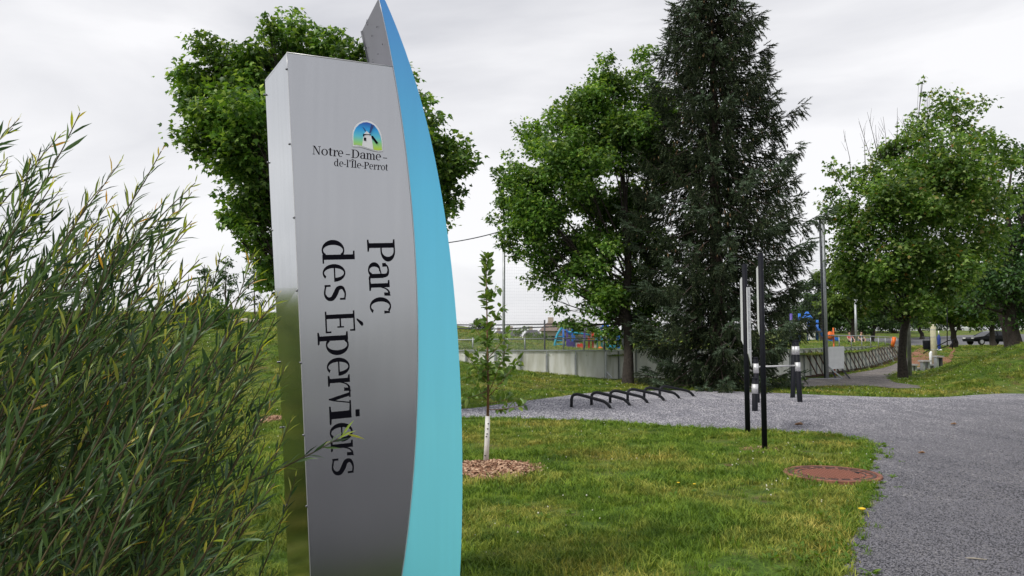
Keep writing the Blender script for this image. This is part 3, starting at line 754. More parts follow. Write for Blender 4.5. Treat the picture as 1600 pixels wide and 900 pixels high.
# ================================================================== TREES
def bez(a, b, c, n):
    return [a.lerp(b, t).lerp(b.lerp(c, t), t) for t in [k / n for k in range(n + 1)]]
def make_tree(name, label, base, depth, blobs, trunk_r, nleaf, lsize, leafm, barkm, top=None, cat='tree', group=None, sub=1.0, tmpl=(MAPLE_V, MAPLE_T), seed=1, fork=.3, spread=1.0, twigs=True, bare=None, flat=.75):
    rg = np.random.default_rng(seed); rd = random.Random(seed)
    base = Vector(base)
    t = thing(name, base, label, cat, group)
    W = [(P(x, y, depth + dz), r / FPX * depth) for x, y, r, dz in blobs]
    zt = max(c.z for c, r in W)
    topc = top if top is not None else Vector((sum(c.x for c, r in W) / len(W) * .5 + base.x * .5, base.y, zt * .9))
    H = topc.z - base.z
    tm = MB(); n = 10
    tp_ = [base + Vector((0, 0, -.3))] + [base.lerp(topc, k / n) + Vector((rd.uniform(-1, 1), rd.uniform(-1, 1), 0)) * trunk_r * .5 * (k > 0) for k in range(n + 1)]
    tr = [trunk_r * 1.35] + [trunk_r * (1.25 if k == 0 else 1.0) * (1 - .88 * k / n) + .01 for k in range(n + 1)]
    tm.tube(tp_, tr, 12)
    tm.build('trunk', barkm, t)
    lm = MB(); subs = []; wt = []
    for c, r in W:
        hb = min(max(.15, (c.z - base.z) / H * .62 - .12), .85)
        o = base.lerp(topc, max(fork * .8, hb)); rad = trunk_r * (1 - .88 * max(fork, hb)) * .33 + .008
        mid = o.lerp(c, .5) + Vector((rd.uniform(-.1, .1), rd.uniform(-.1, .1), -.08)) * (c - o).length
        pts = bez(o, mid, c, 6); lm.tube(pts, [rad * (1 - .8 * k / 6) for k in range(7)], 6, False)
        ns = max(5, int(13 * sub * (r / .9) ** 1.6))
        for s_ in range(ns):
            d = rg.normal(size=3); d /= np.linalg.norm(d); q = c + Vector(d) * r * rd.uniform(.3, 1.0)
            subs.append(q); wt.append(r * rd.uniform(.26, .5)); 
            if twigs:
                a = pts[rd.randint(3, 6)]; lm.tube([a, a.lerp(q, .5) + Vector((0, 0, -.05 * r)), q], [rad * .28, rad * .18, rad * .06 + .003], 4, False)
    lb = lm.build('branches', barkm, t)
    S = np.array([tuple(q) for q in subs]); w = np.array(wt); pr = w ** 2.2; pr /= pr.sum()
    idx = rg.choice(len(S), nleaf, p=pr)
    d = rg.normal(size=(nleaf, 3)); d /= np.linalg.norm(d, axis=1)[:, None]
    rr = rg.uniform(0.15, 1, nleaf) ** .5 * (1 + rg.normal(0, .26, nleaf))
    pos = S[idx] + d * (w[idx] * rr)[:, None] * np.array([1.15, 1.15, flat]) * spread
    # leaves point outward and down, blades facing mostly up
    D = d * np.array([1, 1, .3]) + rg.normal(0, .45, (nleaf, 3)) + np.array([0, 0, -.45])
    R = rots_from_dirs(D, .7, rg)
    V, T = scatter(tmpl[0], tmpl[1], pos, R, lsize * rg.uniform(.65, 1.25, nleaf))
    cr = np_mesh('crown', V, T, leafm, t); cr['kind'] = 'stuff'
    if bare:
        bm_ = MB()
        for (x0, y0, x1, y1) in bare:
            a, b = P(x0, y0, depth), P(x1, y1, depth + rd.uniform(-.5, .5))
            bm_.tube([a, a.lerp(b, .5) + Vector((rd.uniform(-.1, .1), 0, 0)), b], [.018, .011, .004], 4, False)
            for k in range(3):
                s0 = a.lerp(b, rd.uniform(.3, .8)); bm_.tube([s0, s0 + Vector((rd.uniform(-.25, .25), rd.uniform(-.2, .2), rd.uniform(.3, .6)))], [.007, .003], 3, False)
        bm_.build('bare_branches', barkm, t)
    return t

make_tree('maple_tree', 'big leafy maple directly behind the tall grey and blue park sign', (-3.45, 15.2, 0), 15.2,
          [(330, 110, 48, .5), (310, 165, 30, 0), (345, 190, 50, -.5), (395, 110, 48, 0), (440, 62, 42, .3), (420, 40, 22, 0), (495, 80, 42, .6), (545, 95, 38, 0), (400, 200, 58, -.8), (390, 275, 52, -.3), (375, 235, 45, .3), (410, 310, 40, .5), (415, 365, 36, .4), (300, 150, 24, 0), (345, 140, 42, .4), (365, 215, 46, .5), (395, 160, 50, .6), (385, 330, 36, 0), (420, 430, 34, .3), (365, 90, 30, .3), (460, 110, 44, .8), (520, 60, 26, .3), (395, 335, 38, -.4), (352, 345, 24, 0), (425, 395, 42, 0), (430, 440, 26, 0),
           (480, 180, 75, .8), (560, 190, 75, .9), (610, 130, 50, .3), (655, 150, 34, .3), (680, 215, 44, -.3), (700, 275, 38, -.2), (715, 245, 22, 0), (705, 310, 24, 0), (670, 180, 34, 0), (650, 270, 60, .6), (520, 300, 75, .3), (600, 350, 60, .3), (450, 320, 60, .6), (668, 330, 42, 0), (500, 400, 55, .4)],
          .2, 80000, .11, M['maple'], M['bark_dark'], seed=3, sub=1.5, spread=1.3)
make_tree('maple_tree', 'broad dark maple in front of the white boards, left of the spruce', G(981, 603), 26.6,
          [(962, 128, 44, 0), (1005, 108, 34, .5), (925, 160, 44, -.5), (885, 190, 42, 0), (845, 225, 40, .3), (820, 285, 44, 0), (800, 255, 26, 0), (780, 268, 17, 0), (795, 330, 30, .4), (820, 360, 34, -.6), (900, 250, 62, -1), (970, 210, 58, -.6), (1030, 180, 46, 1), (1040, 250, 50, 1.2),
           (850, 330, 50, -.5), (920, 330, 50, 1.2), (990, 310, 48, 1.4), (1000, 380, 45, 1), (850, 400, 40, 0), (815, 405, 24, 0), (900, 430, 36, -.4), (950, 455, 40, -.6), (1005, 450, 42, .4), (870, 470, 25, 0), (925, 490, 30, -.3), (890, 508, 18, 0), (915, 518, 20, .2), (945, 522, 22, -.2), (968, 520, 20, .3), (1000, 500, 34, .2), (1030, 470, 36, .6), (960, 500, 26, 0), (890, 385, 42, .6), (940, 385, 40, -.9), (870, 430, 30, .5), (930, 440, 34, .8), (985, 420, 30, 1), (790, 375, 22, 0), (830, 305, 34, -.6)],
          .17, 72000, .13, M['maple'], M['bark_dark'], seed=5, sub=1.0, spread=1.15, top=P(975, 190, 26.6))
make_tree('maple_tree', 'single maple with windblown yellowish crown beside the gravel footpath', on(G(1411, 592).x, G(1411, 592).y), 30.4,
          [(1300, 262, 20, 0), (1297, 310, 24, 0), (1325, 335, 42, 0), (1365, 275, 42, 0), (1405, 245, 42, .5), (1440, 200, 38, 0), (1450, 150, 14, 0), (1442, 128, 9, 0), (1495, 178, 38, 0), (1530, 215, 36, .5), (1560, 250, 36, .5), (1470, 260, 60, -1), (1400, 320, 60, -1.2), (1500, 320, 62, -.8),
           (1560, 310, 42, .8), (1330, 385, 38, 0), (1305, 400, 22, 0), (1385, 395, 58, -1), (1455, 400, 60, -1.2), (1530, 380, 45, 0), (1350, 440, 36, -.4), (1410, 455, 42, -.8), (1470, 455, 40, -.6), (1385, 480, 24, -.8), (1360, 475, 20, 0), (1440, 480, 26, 0)],
          .165, 40000, .155, M['maple_yellow'], M['bark_dark'], seed=9, sub=.8, spread=1.15, bare=[(1372, 245, 1355, 175), (1385, 250, 1380, 182), (1395, 245, 1402, 168), (1365, 260, 1342, 190), (1408, 238, 1425, 178), (1330, 290, 1318, 205), (1378, 248, 1368, 195), (1352, 262, 1350, 200), (1418, 235, 1412, 188)], top=P(1430, 230, 30.4))
make_tree('leafy_tree', 'dark leafy tree cut by the right edge of the picture', on(28.6, 44), 44,
          [(1600, 235, 28, 0), (1625, 260, 50, 0), (1600, 350, 50, 0), (1560, 385, 42, 1), (1530, 425, 40, 0), (1580, 430, 52, -1), (1630, 420, 60, 0), (1640, 340, 60, 0), (1520, 470, 32, 0), (1575, 485, 36, 0), (1620, 480, 40, 0), (1660, 300, 60, 0), (1680, 430, 60, 0), (1545, 350, 22, 0)],
          .36, 24000, .24, M['maple_dark'], M['bark_dark'], seed=12, tmpl=(OVAL_V, OVAL_T))
far_specs = [
    (1335, 62, [(1335, 425, 32, 0), (1310, 440, 28, 0), (1360, 455, 30, 0), (1330, 475, 28, 0), (1300, 470, 24, 0)], 'pale_tree', 'light green tree just left of the footpath maple, beyond the field'),
    (1285, 78, [(1285, 440, 22, 0), (1270, 465, 24, 0), (1300, 490, 24, 0), (1290, 470, 24, 0)], 'far_tree', 'dark tree behind the tall twin steel posts'),
    (1365, 92, [(1350, 490, 28, 0), (1380, 490, 26, 0), (1370, 460, 30, 0), (1335, 500, 18, 0)], 'far_tree', 'low dark tree above the seated children'),
    (1489, 66, [(1489, 455, 38, 0), (1455, 475, 28, 0), (1520, 480, 28, 0), (1480, 495, 22, 0), (1500, 500, 18, 0)], 'maple_yellow', 'tree with thin trunk behind the stair handrail'),
    (1553, 74, [(1553, 445, 44, 0), (1520, 470, 30, 0), (1590, 465, 34, 0), (1555, 490, 26, 0), (1530, 495, 20, 0)], 'far_tree', 'dark tree standing directly behind the black car'),
    (1440, 100, [(1430, 470, 34, 0), (1460, 480, 28, 0), (1405, 485, 26, 0), (1440, 500, 20, 0)], 'far_tree', 'dark tree beyond the litter bin'),
    (1620, 60, [(1615, 440, 50, 0), (1650, 470, 44, 0), (1595, 480, 28, 0)], 'far_tree', 'dark tree at the far right behind the leaning trunk'),
    (1400, 112, [(1290, 500, 22, 0), (1320, 500, 22, 0), (1350, 505, 18, 0), (1380, 500, 22, 0), (1410, 500, 20, 0)], 'far_tree', 'wide low dark tree row end behind the far field, left of the bin'),
    (1500, 125, [(1440, 498, 20, 0), (1470, 495, 22, 0), (1500, 492, 22, 0), (1530, 495, 20, 0), (1560, 495, 20, 0)], 'far_tree', 'wide dark tree behind the far white cars'),
    (1270, 105, [(1235, 500, 20, 0), (1255, 490, 24, 0), (1275, 500, 20, 0), (1265, 478, 20, 0)], 'far_tree', 'dark far tree behind the blue slide tower'),
    (748, 62, [(748, 512, 13, 0), (738, 518, 10, 0), (757, 520, 12, 0), (748, 503, 8, 0), (763, 514, 8, 0)], 'far_tree', 'dark shrub like tree on the hill crest beside the blue fin'),
    (815, 88, [(815, 522, 12, 0), (808, 530, 10, 0), (822, 532, 11, 0)], 'pale_tree', 'small pale tree in front of the dark roofs'),
    (842, 80, [(842, 522, 12, 0), (838, 535, 13, 0), (850, 530, 12, 0), (855, 540, 10, 0)], 'pale_tree', 'round pale tree left of the brown roofed house'),
    (898, 70, [(898, 518, 11, 0), (893, 530, 10, 0), (903, 532, 10, 0)], 'pale_tree', 'small light tree behind the blue climbing frame'),
    (1000, 72, [(995, 515, 14, 0), (1015, 520, 14, 0), (1005, 530, 14, 0)], 'pale_tree', 'pale tree seen beside the dark maple trunk'),
]
for k, (px, d, bl, mt, lab) in enumerate(far_specs):
    make_tree('background_tree', lab, at(px, d), d, bl, .28 if px > 1000 else .1, 11000 if px > 1000 else 1500, .34 if px > 1000 else .2, M[mt], M['bark_dark'], cat='tree', group='trees in the background', seed=20 + k, tmpl=(OVAL_V, OVAL_T), sub=.35, twigs=False)
def tall_trunk(px, d, h, r, lean, lab):
    b = at(px, d); t = thing('bare_trunk_tree', b, lab, 'tree')
    part('trunk', M['bark_dark'], t, lambda m: m.tube([b + Vector((0, 0, -.2)), b + Vector((lean * .05, 0, .3)), b + Vector((lean * .3, 0, h * .5)), b + Vector((lean, 0, h))], [r * 1.4, r, r * .85, r * .6], 10))
    return t, b + Vector((lean, 0, h))
tt_, tip = tall_trunk(1583, 50, 4.0, .45, -.9, 'tree with thick leaning trunk just right of the black car')
rgq = np.random.default_rng(5); pp = np.array(tip) + rgq.normal(0, 1, (3500, 3)) * np.array([1.9, 1.5, .8]) + np.array([0, 0, .9])
V, T = scatter(OVAL_V, OVAL_T, pp, rand_rots(3500, None, rgq), .26 * rgq.uniform(.6, 1.2, 3500)); np_mesh('crown', V, T, M['far_tree'], tt_)['kind'] = 'stuff'

# small saplings and bush on the hill at left
for k, (px, d, h, lab) in enumerate([(352, 34, 2.9, 'thin young tree with loose crown on the left hill beyond the willow'), (397, 42, 2.5, 'slim young tree on the hill closest to the left edge of the sign'), (320, 38, 2.6, 'young tree on the hill farthest left, half hidden by willow leaves')]):
    b = at(px, d); s_ = d / FPX; cy = 531 - (b.z - EYE) / d * FPX
    tpx = cy - h / d * FPX
    make_tree('young_tree', lab, b, d, [(px + 2, tpx + 8, 11, 0), (px - 6, tpx + 22, 13, 0), (px + 10, tpx + 30, 12, 0), (px - 2, tpx + 45, 12, 0), (px + 12, tpx + 52, 9, 0)], .035, 650, .13, M['far_tree'], M['bark'], group='young trees on the left hill', seed=60 + k, tmpl=(OVAL_V, OVAL_T), sub=1.2, top=P(px, tpx, d))
b = at(322, 31)
bt = thing('bush', b, 'round green bush on the hill behind the willow leaves', 'bush')
rgq = np.random.default_rng(8); q = rgq.normal(size=(5000, 3)); q /= np.linalg.norm(q, axis=1)[:, None]
pp = np.array(b) + q * rgq.uniform(.6, 1, (5000, 1)) * np.array([1.1, .9, .8]) + np.array([0, 0, .5])
V, T = scatter(OVAL_V, OVAL_T, pp, rand_rots(5000, None, rgq), .12 * rgq.uniform(.6, 1.2, 5000)); np_mesh('foliage', V, T, M['maple'], bt)['kind'] = 'stuff'
part('stem', M['bark'], bt, lambda m: [m.tube([b, b + Vector((random.uniform(-.5, .5), random.uniform(-.4, .4), .8))], [.03, .012], 5) for _ in range(6)])
rgq = random.Random(4)
for k in range(7):
    b = at(352 + k * 8 + rgq.uniform(-2, 2), 36 + rgq.uniform(-.5, .5))
    q = MB(); q.lathe(b + Vector((0, 0, -.05)), [(.1, 0), (.26, .02), (.24, .14), (.12, .2)], 7)
    for i_, v in enumerate(q.v): q.v[i_] = (v[0] + rgq.uniform(-.05, .05), v[1] + rgq.uniform(-.05, .05), v[2] + rgq.uniform(-.03, .03))
    lab = ['pale flat rock at the left end of the row on the hill', 'pale rock second from left in the row on the hill', 'pale rock third from left in the hillside row', 'pale rock in the middle of the hillside row', 'pale rock just right of the middle of the hillside row', 'pale rock second from the sign in the hillside row', 'pale rock nearest the sign in the hillside row'][k]
    tag(q.build('rock', M['rock']), lab, 'rock', 'pale rocks in a row on the hill')

# ---- spruce
def spruce():
    b = G(1123, 606); d = b.y; t = thing('spruce_tree', b, 'very tall dark blue green spruce with drooping branches in the centre right', 'tree')
    H = (606 + 95) / FPX * d; sx = d / FPX
    rd = random.Random(11); rg = np.random.default_rng(11)
    part('trunk', M['spruce_bark'], t, lambda m: m.tube([b + Vector((0, 0, -.3)), b + Vector((0, 0, .2)), b + Vector((0, 0, H * .5)), b + Vector((0, 0, H))], [.36, .27, .16, .02], 12))
    bm_ = MB(); sp, sd_, ss, kind = [], [], [], []
    hs = list(np.arange(.35, H - .2, .40))
    for h in hs:
        ypx = 606 - h / sx
        hw = np.interp(ypx, [-95, 0, 150, 300, 450, 560, 600], [8, 76, 124, 152, 156, 138, 122]) * sx
        nb = 10; tier = rd.uniform(.78, 1.05)
        a0 = rd.uniform(0, 6.28)
        for k in range(nb):
            az = a0 + k * 2 * math.pi / nb + rd.uniform(-.3, .3); L = hw * tier * rd.uniform(.75, 1.12)
            if rd.random() < .08: L *= rd.uniform(.5, .8)
            o = b + Vector((0, 0, h + rd.uniform(-.07, .07))); dr = Vector((math.cos(az), math.sin(az), 0)); sg = rd.uniform(.7, 1.2)
            low_ = 1 if h < H * .55 else .6
            p1 = o + dr * L * .35 + Vector((0, 0, .04 * L)); p2 = o + dr * L * .75 + Vector((0, 0, -.20 * L * sg * low_)); p3 = o + dr * L + Vector((0, 0, (-.10 * L * sg if h < H * .5 else .02 * L) * low_))
            pts = [Vector(tuple(x)) for x in (o, p1, p2, p3)]
            cv = bez(o, p1, p2, 5) + bez(p2, p2.lerp(p3, .5) + Vector((0, 0, -.03)), p3, 3)[1:]
            if min(v.z for v in cv) < .12: cv = [Vector((v.x, v.y, max(v.z, .12 + .05 * rd.random()))) for v in cv]
            bm_.tube(cv, [.032 * (1 - .85 * q / (len(cv) - 1)) for q in range(len(cv))], 4, False)
            nsp = int(16 + L * 33); tipb = rd.random() < (.6 if h < H * .45 else .2)
            for s_ in range(nsp):
                f = rd.uniform(.06, 1.0) ** .85; q = f * (len(cv) - 1); i0 = min(int(q), len(cv) - 2); pp_ = cv[i0].lerp(cv[i0 + 1], q - i0)
                lat = Vector((-dr.y, dr.x, 0)) * rd.choice((-1, 1))
                wid = (.12 + .42 * (1 - f)) * min(1, L / 1.6)
                hang = rd.random() < .6; droop = rd.uniform(-2.2, -.8) if hang else rd.uniform(-.4, .2)
                e = rd.random()
                pos = pp_ + lat * wid * e * .8 + Vector((0, 0, -(.20 * rd.random() if hang else 0) * min(1, L / 1.5) - .06 * e))
                D = dr * rd.uniform(.5, 1.1) + lat * rd.uniform(.2, .9) + Vector((0, 0, droop))
                sp.append(tuple(pos)); sd_.append(tuple(D)); ss.append(rd.uniform(.2, .36)); kind.append(1 if (tipb and f > .6 and not hang) else 0)
            for s_ in range(3):
                sp.append(tuple(cv[-1] - dr * .1 * s_)); sd_.append(tuple(dr + Vector((rd.uniform(-.5, .5), rd.uniform(-.5, .5), rd.uniform(-.1, .5))))); ss.append(.32); kind.append(1 if tipb else 0)
    bm_.build('branches', M['spruce_bark'], t)
    # one spray: axis along +Y with short flat needle fans all round
    tv, tt = [], []
    for k in range(13):
        y = .02 + k / 13 * .85; a = k * 2.4; ca, sa = math.cos(a), math.sin(a); n0 = len(tv); ln = .26 * (1 - .45 * k / 13)
        tv += [(-.045 * sa, y - .02, .045 * ca), (.045 * sa, y + .03, -.045 * ca), (ca * ln, y + .22, sa * ln * .8)]
        tt.append((n0, n0 + 1, n0 + 2))
    n0 = len(tv); tv += [(-.05, .1, 0), (.05, .1, 0), (0, 1.12, 0), (0, .1, -.05), (0, .1, .05)]; tt += [(n0, n0 + 1, n0 + 2), (n0 + 3, n0 + 4, n0 + 2)]
    sp, sd_, ss, kind = map(np.array, (sp, sd_, ss, kind))
    for kk, nm, mt in ((0, 'crown', 'needle'), (1, 'young_needles', 'needle_tip')):
        s0 = kind == kk
        V, T = scatter(tv, tt, sp[s0], rots_from_dirs(sd_[s0], 1.0, rg), ss[s0]); np_mesh(nm, V, T, M[mt], t)['kind'] = 'stuff'
    # hanging cones, mostly high up
    n = 420; hh = rg.uniform(.3, .97, n) * H; az = rg.uniform(0, 6.28, n); hwv = np.interp(606 - hh / sx, [-95, 0, 150, 300, 450, 600], [6, 66, 112, 150, 158, 110]) * sx * rg.uniform(.5, .95, n)
    pos = np.stack([b.x + np.cos(az) * hwv, b.y + np.sin(az) * hwv, b.z + hh - .15 * hwv - .1], -1)
    cv_ = [(0, 0, 0), (.16, .4, 0), (-.08, .4, .14), (-.08, .4, -.14), (0, 1, 0)]; ct = [(0, 1, 2), (0, 2, 3), (0, 3, 1), (4, 2, 1), (4, 3, 2), (4, 1, 3)]
    V, T = scatter(cv_, ct, pos, rots_from_dirs(np.tile([.01, .0, -1.], (n, 1)) + rg.normal(0, .1, (n, 3)), 1., rg), .14 * rg.uniform(.8, 1.3, n)); np_mesh('cones', V, T, M['cone'], t)['kind'] = 'stuff'
    # bare dead twigs near the foot
    dm = MB()
    for k in range(16):
        s0 = b + Vector((rd.uniform(-.3, .5), -rd.uniform(.4, 1.4), rd.uniform(.9, 2.2)))
        e0 = s0 + Vector((rd.uniform(-.9, .9), -.2, rd.uniform(-.9, -.2))); dm.tube([s0, s0.lerp(e0, .5) + Vector((.08, 0, .05)), e0], [.014, .01, .004], 4, False)
    dm.build('dead_twigs', plain('dead_twig', (.25, .23, .2), .9), t)
spruce()

# ================================================================== WILLOW SHRUB (left foreground)
def willow():
    rd = random.Random(21); rg = np.random.default_rng(21)
    base = Vector((-2.6, 3.3, 0)); t = thing('willow_shrub', base, 'large willow shrub with long narrow leaves filling the left foreground', 'shrub')
    def ytop(x): return np.interp(x, [-60, 0, 60, 125, 185, 250, 310, 350, 400, 440, 470], [190, 215, 235, 240, 285, 300, 355, 420, 480, 640, 760])
    specs = []      # tip pixel, depth, direction
    tips = [(125, 176), (95, 210), (30, 185), (70, 235), (252, 236), (190, 250), (215, 290), (305, 286), (270, 340), (300, 345), (330, 430), (396, 396), (345, 395), (405, 430), (380, 470), (20, 200), (425, 480), (415, 530), (300, 300), (-10, 190), (160, 290), (235, 330)]
    for x, y in tips: specs.append((x, y, rd.uniform(2.5, 3.2), True))
    specs.append((541, 678, 3.55, True)); specs.append((455, 655, 3.3, True)); specs.append((445, 575, 3.4, True)); specs.append((462, 745, 3.5, True))
    n = 0
    while n < 205:
        x = rd.uniform(-60, 450); y0 = ytop(x); y = y0 + (rd.random() ** 1.15) * (930 - y0)
        if x > 330 and rd.random() < .45: continue
        specs.append((x, y, rd.uniform(2.1, 3.5), False)); n += 1
    for _ in range(230): specs.append((rd.uniform(-90, 270), rd.uniform(440, 760), rd.uniform(4.8, 7.2), False))  # rear branches added as a dark mass for the sign's side to reflect
    for _ in range(34): specs.append((rd.uniform(290, 435), rd.uniform(440, 760), rd.uniform(2.9, 3.7), False))
    LP, LD, LS, YP, YD, YS = [], [], [], [], [], []
    for k, (x, y, d, lead) in enumerate(specs):
        tip = P(x, y, d)
        if tip.z < .1: tip.z = .1
        o = Vector((tip.x - rd.uniform(.35, 1.0) * (1.1 if lead else 1), d + rd.uniform(-.35, .35), max(.0, tip.z - rd.uniform(.85, 1.5)))) 
        if x > 500: o = Vector((-1.75, 3.3, .75)); 
        dirn = Vector((.44 + rd.uniform(-.28, .2), rd.uniform(-.25, .25), .68 + rd.uniform(-.3, .25))).normalized()
        L = (tip - o).length; c = tip - dirn * L * .5
        if x > 500: c = o.lerp(tip, .5) + Vector((.05, 0, -.08))
        cv = bez(o, c, tip, 12)
        q = MB(); q.tube(cv, [(.0052 if x < 500 else .0075) * (1 - .82 * j / 12) + .0007 for j in range(13)], 5, False); q.build('branch', M['stem'], t)
        # leaves alternate along the outer part of the branch
        sp_ = .0225 if x < 500 else .024; nl = int(L * (.9 if x < 500 else .45) / sp_); a0 = rd.uniform(0, 6)
        for j in range(nl):
            f = 1 - j / nl * (.9 if x < 500 else .45); qf = f * 12; i0 = min(int(qf), 11); p = cv[i0].lerp(cv[i0 + 1], qf - i0); tg = (cv[i0 + 1] - cv[i0]).normalized()
            s1 = tg.orthogonal().normalized(); s2 = tg.cross(s1); a = a0 + j * 2.4
            rdv = (s1 * math.cos(a) + s2 * math.sin(a)); D = tg * rd.uniform(.75, 1.2) + rdv * rd.uniform(.35, .75) + Vector((0, 0, rd.uniform(-.15, .1)))
            tipf = (1 - f) * L
            s = (.034 + .056 * min(1, tipf / .12)) * rd.uniform(.7, 1.25)
            if x > 500: s = rd.uniform(.075, .105)
            if tipf < .07 and rd.random() < (.85 if rd.random() < .6 or lead else .25): YP.append(tuple(p)); YD.append(tuple(D)); YS.append(s * 1.0)
            else: LP.append(tuple(p)); LD.append(tuple(D)); LS.append(s)
            if not lead and tipf > .15 and rd.random() < .22:      # short side shoot
                for w_ in range(5):
                    pp_ = p + D.normalized() * .02 * (w_ + 1); D2 = D + Vector((rd.uniform(-.6, .6), rd.uniform(-.6, .6), rd.uniform(-.4, .5)))
                    LP.append(tuple(pp_)); LD.append(tuple(D2)); LS.append(rd.uniform(.04, .075))
    LP, LD, LS = map(np.array, (LP, LD, LS)); R = rots_from_dirs(LD, .9, rg)
    # the 300 leaves nearest the viewer inside the picture are parts of their own
    u = (LP[:, 0] / LP[:, 1]); vis = (u > -.66) & (LP[:, 2] > EYE - LP[:, 1] * .3) & (LP[:, 2] < EYE + LP[:, 1] * .32)
    score = np.where(vis, LS / LP[:, 1], 0); order = np.argsort(-score); pick = set(order[:290].tolist())
    me = bpy.data.meshes.new('leaf'); me.from_pydata(WILL_V, [], WILL_T); me.polygons.foreach_set('use_smooth', [True] * len(WILL_T)); me.materials.append(M['willow'])
    for i_ in order[:290]:
        o = bpy.data.objects.new('leaf', me); C.objects.link(o); o.parent = t
        mm = Matrix([list(R[i_][r]) + [0] for r in range(3)] + [[0, 0, 0, 1]])
        o.matrix_local = Matrix.Translation(Vector(LP[i_]) - base) @ mm @ Matrix.Scale(float(LS[i_]), 4)
    keep = np.array([i_ not in pick for i_ in range(len(LP))])
    V, T = scatter(WILL_V, WILL_T, LP[keep], R[keep], LS[keep]); np_mesh('foliage', V, T, M['willow'], t, smooth=True)['kind'] = 'stuff'
    YP, YD, YS = map(np.array, (YP, YD, YS))
    V, T = scatter(WILL_V, WILL_T, YP, rots_from_dirs(YD, .9, rg), YS); yy = np_mesh('young_shoots', V, T, M['willow_young'], t, smooth=True); yy['kind'] = 'stuff'; yy['label'] = 'yellow and orange young leaves at the branch tips'
    print('willow leaves', len(LP), len(YP))
willow()

# ================================================================== YOUNG APPLE SAPLING
def sapling():
    b = G(759, 727); t = thing('sapling', b, 'slender young tree with white wrapped trunk standing in wood chips', 'tree')
    d = b.y; rd = random.Random(31); rg = np.random.default_rng(31)
    j1 = P(762, 650, d)
    part('trunk_guard', M['wtrunk'], t, lambda m: m.tube([b, b.lerp(j1, .5) + Vector((.004, 0, 0)), j1], [.034, .032, .031], 12))
    path = [j1 + Vector((0, 0, -.05)), P(763, 600, d), P(762, 560, d), P(761, 500, d), P(760, 440, d), P(761, 400, d)]
    part('trunk', M['redstem'], t, lambda m: m.tube(path, [.017, .015, .012, .009, .006, .003], 8))
    br = [(762, 640, 820, 632), (762, 625, 742, 600), (763, 620, 812, 560), (763, 600, 730, 555), (762, 590, 800, 585), (762, 575, 728, 590), (762, 560, 793, 520), (761, 540, 740, 505), (761, 520, 782, 480), (763, 630, 800, 620), (762, 610, 726, 622), (760, 470, 778, 448), (763, 615, 790, 545), (762, 585, 742, 545)]
    LP, LD = [], []
    for k, (x0, y0, x1, y1) in enumerate(br):
        a = P(x0, y0, d); e = P(x1, y1, d + rd.uniform(-.25, .25)); mid = a.lerp(e, .5) + Vector((0, 0, -.04))
        cv = bez(a, mid, e, 6); part('branch', M['redstem'], t, lambda m: m.tube(cv, [.006, .0055, .005, .0042, .0035, .003, .002], 5, False))
        for j in range(int((e - a).length * 52)):
            f = rd.uniform(.25, 1) * 6; i0 = min(int(f), 5); p = cv[i0].lerp(cv[i0 + 1], f - i0)
            LP.append(tuple(p)); LD.append(((e - a).x * .4 + rd.uniform(-.6, .6), rd.uniform(-.8, .8), rd.uniform(-.4, .7)))
    for j in range(170):
        z = rd.random() ** .9; q = z * 4; pth = path[1:]; i0 = min(int(q), 3); p = pth[i0].lerp(pth[i0 + 1], q - i0)
        LP.append(tuple(p)); LD.append((rd.uniform(-1, 1), rd.uniform(-1, 1), rd.uniform(-.1, .9)))
    LP, LD = np.array(LP), np.array(LD); LP = LP + LD / np.linalg.norm(LD, axis=1)[:, None] * .015
    tvv = [(0, 0, 0), (.2, .2, .05), (.27, .5, .05), (.16, .8, 0), (0, 1.05, -.08), (-.16, .8, 0), (-.27, .5, .05), (-.2, .2, .05), (0, .5, -.02)]
    ttt = [(8, k, k + 1) for k in range(7)] + [(8, 7, 0)]
    R = rots_from_dirs(LD, .8, rg); me = bpy.data.meshes.new('leaf'); me.from_pydata(tvv, [], ttt); me.materials.append(M['sapling'])
    n = min(len(LP), 295); idx = rg.permutation(len(LP))
    for i_ in idx[:n]:
        o = bpy.data.objects.new('leaf', me); C.objects.link(o); o.parent = t
        mm = Matrix([list(R[i_][r]) + [0] for r in range(3)] + [[0, 0, 0, 1]])
        o.matrix_local = Matrix.Translation(Vector(LP[i_]) - b) @ mm @ Matrix.Scale(rd.uniform(.08, .125), 4)
    if len(LP) > n:
        s0 = idx[n:]; V, T = scatter(tvv, ttt, LP[s0], R[s0], rg.uniform(.07, .115, len(s0))); np_mesh('foliage', V, T, M['sapling'], t)['kind'] = 'stuff'
    dk = MB()
    for (dx, y) in ((2, 662), (0, 678), (-1, 682), (-3, 712), (1, 670)):
        p = P(761 + dx, y, d - .034); dk.box(p, (.018, .006, .012))
    dk.build('guard_holes', M['black'], t)
sapling()
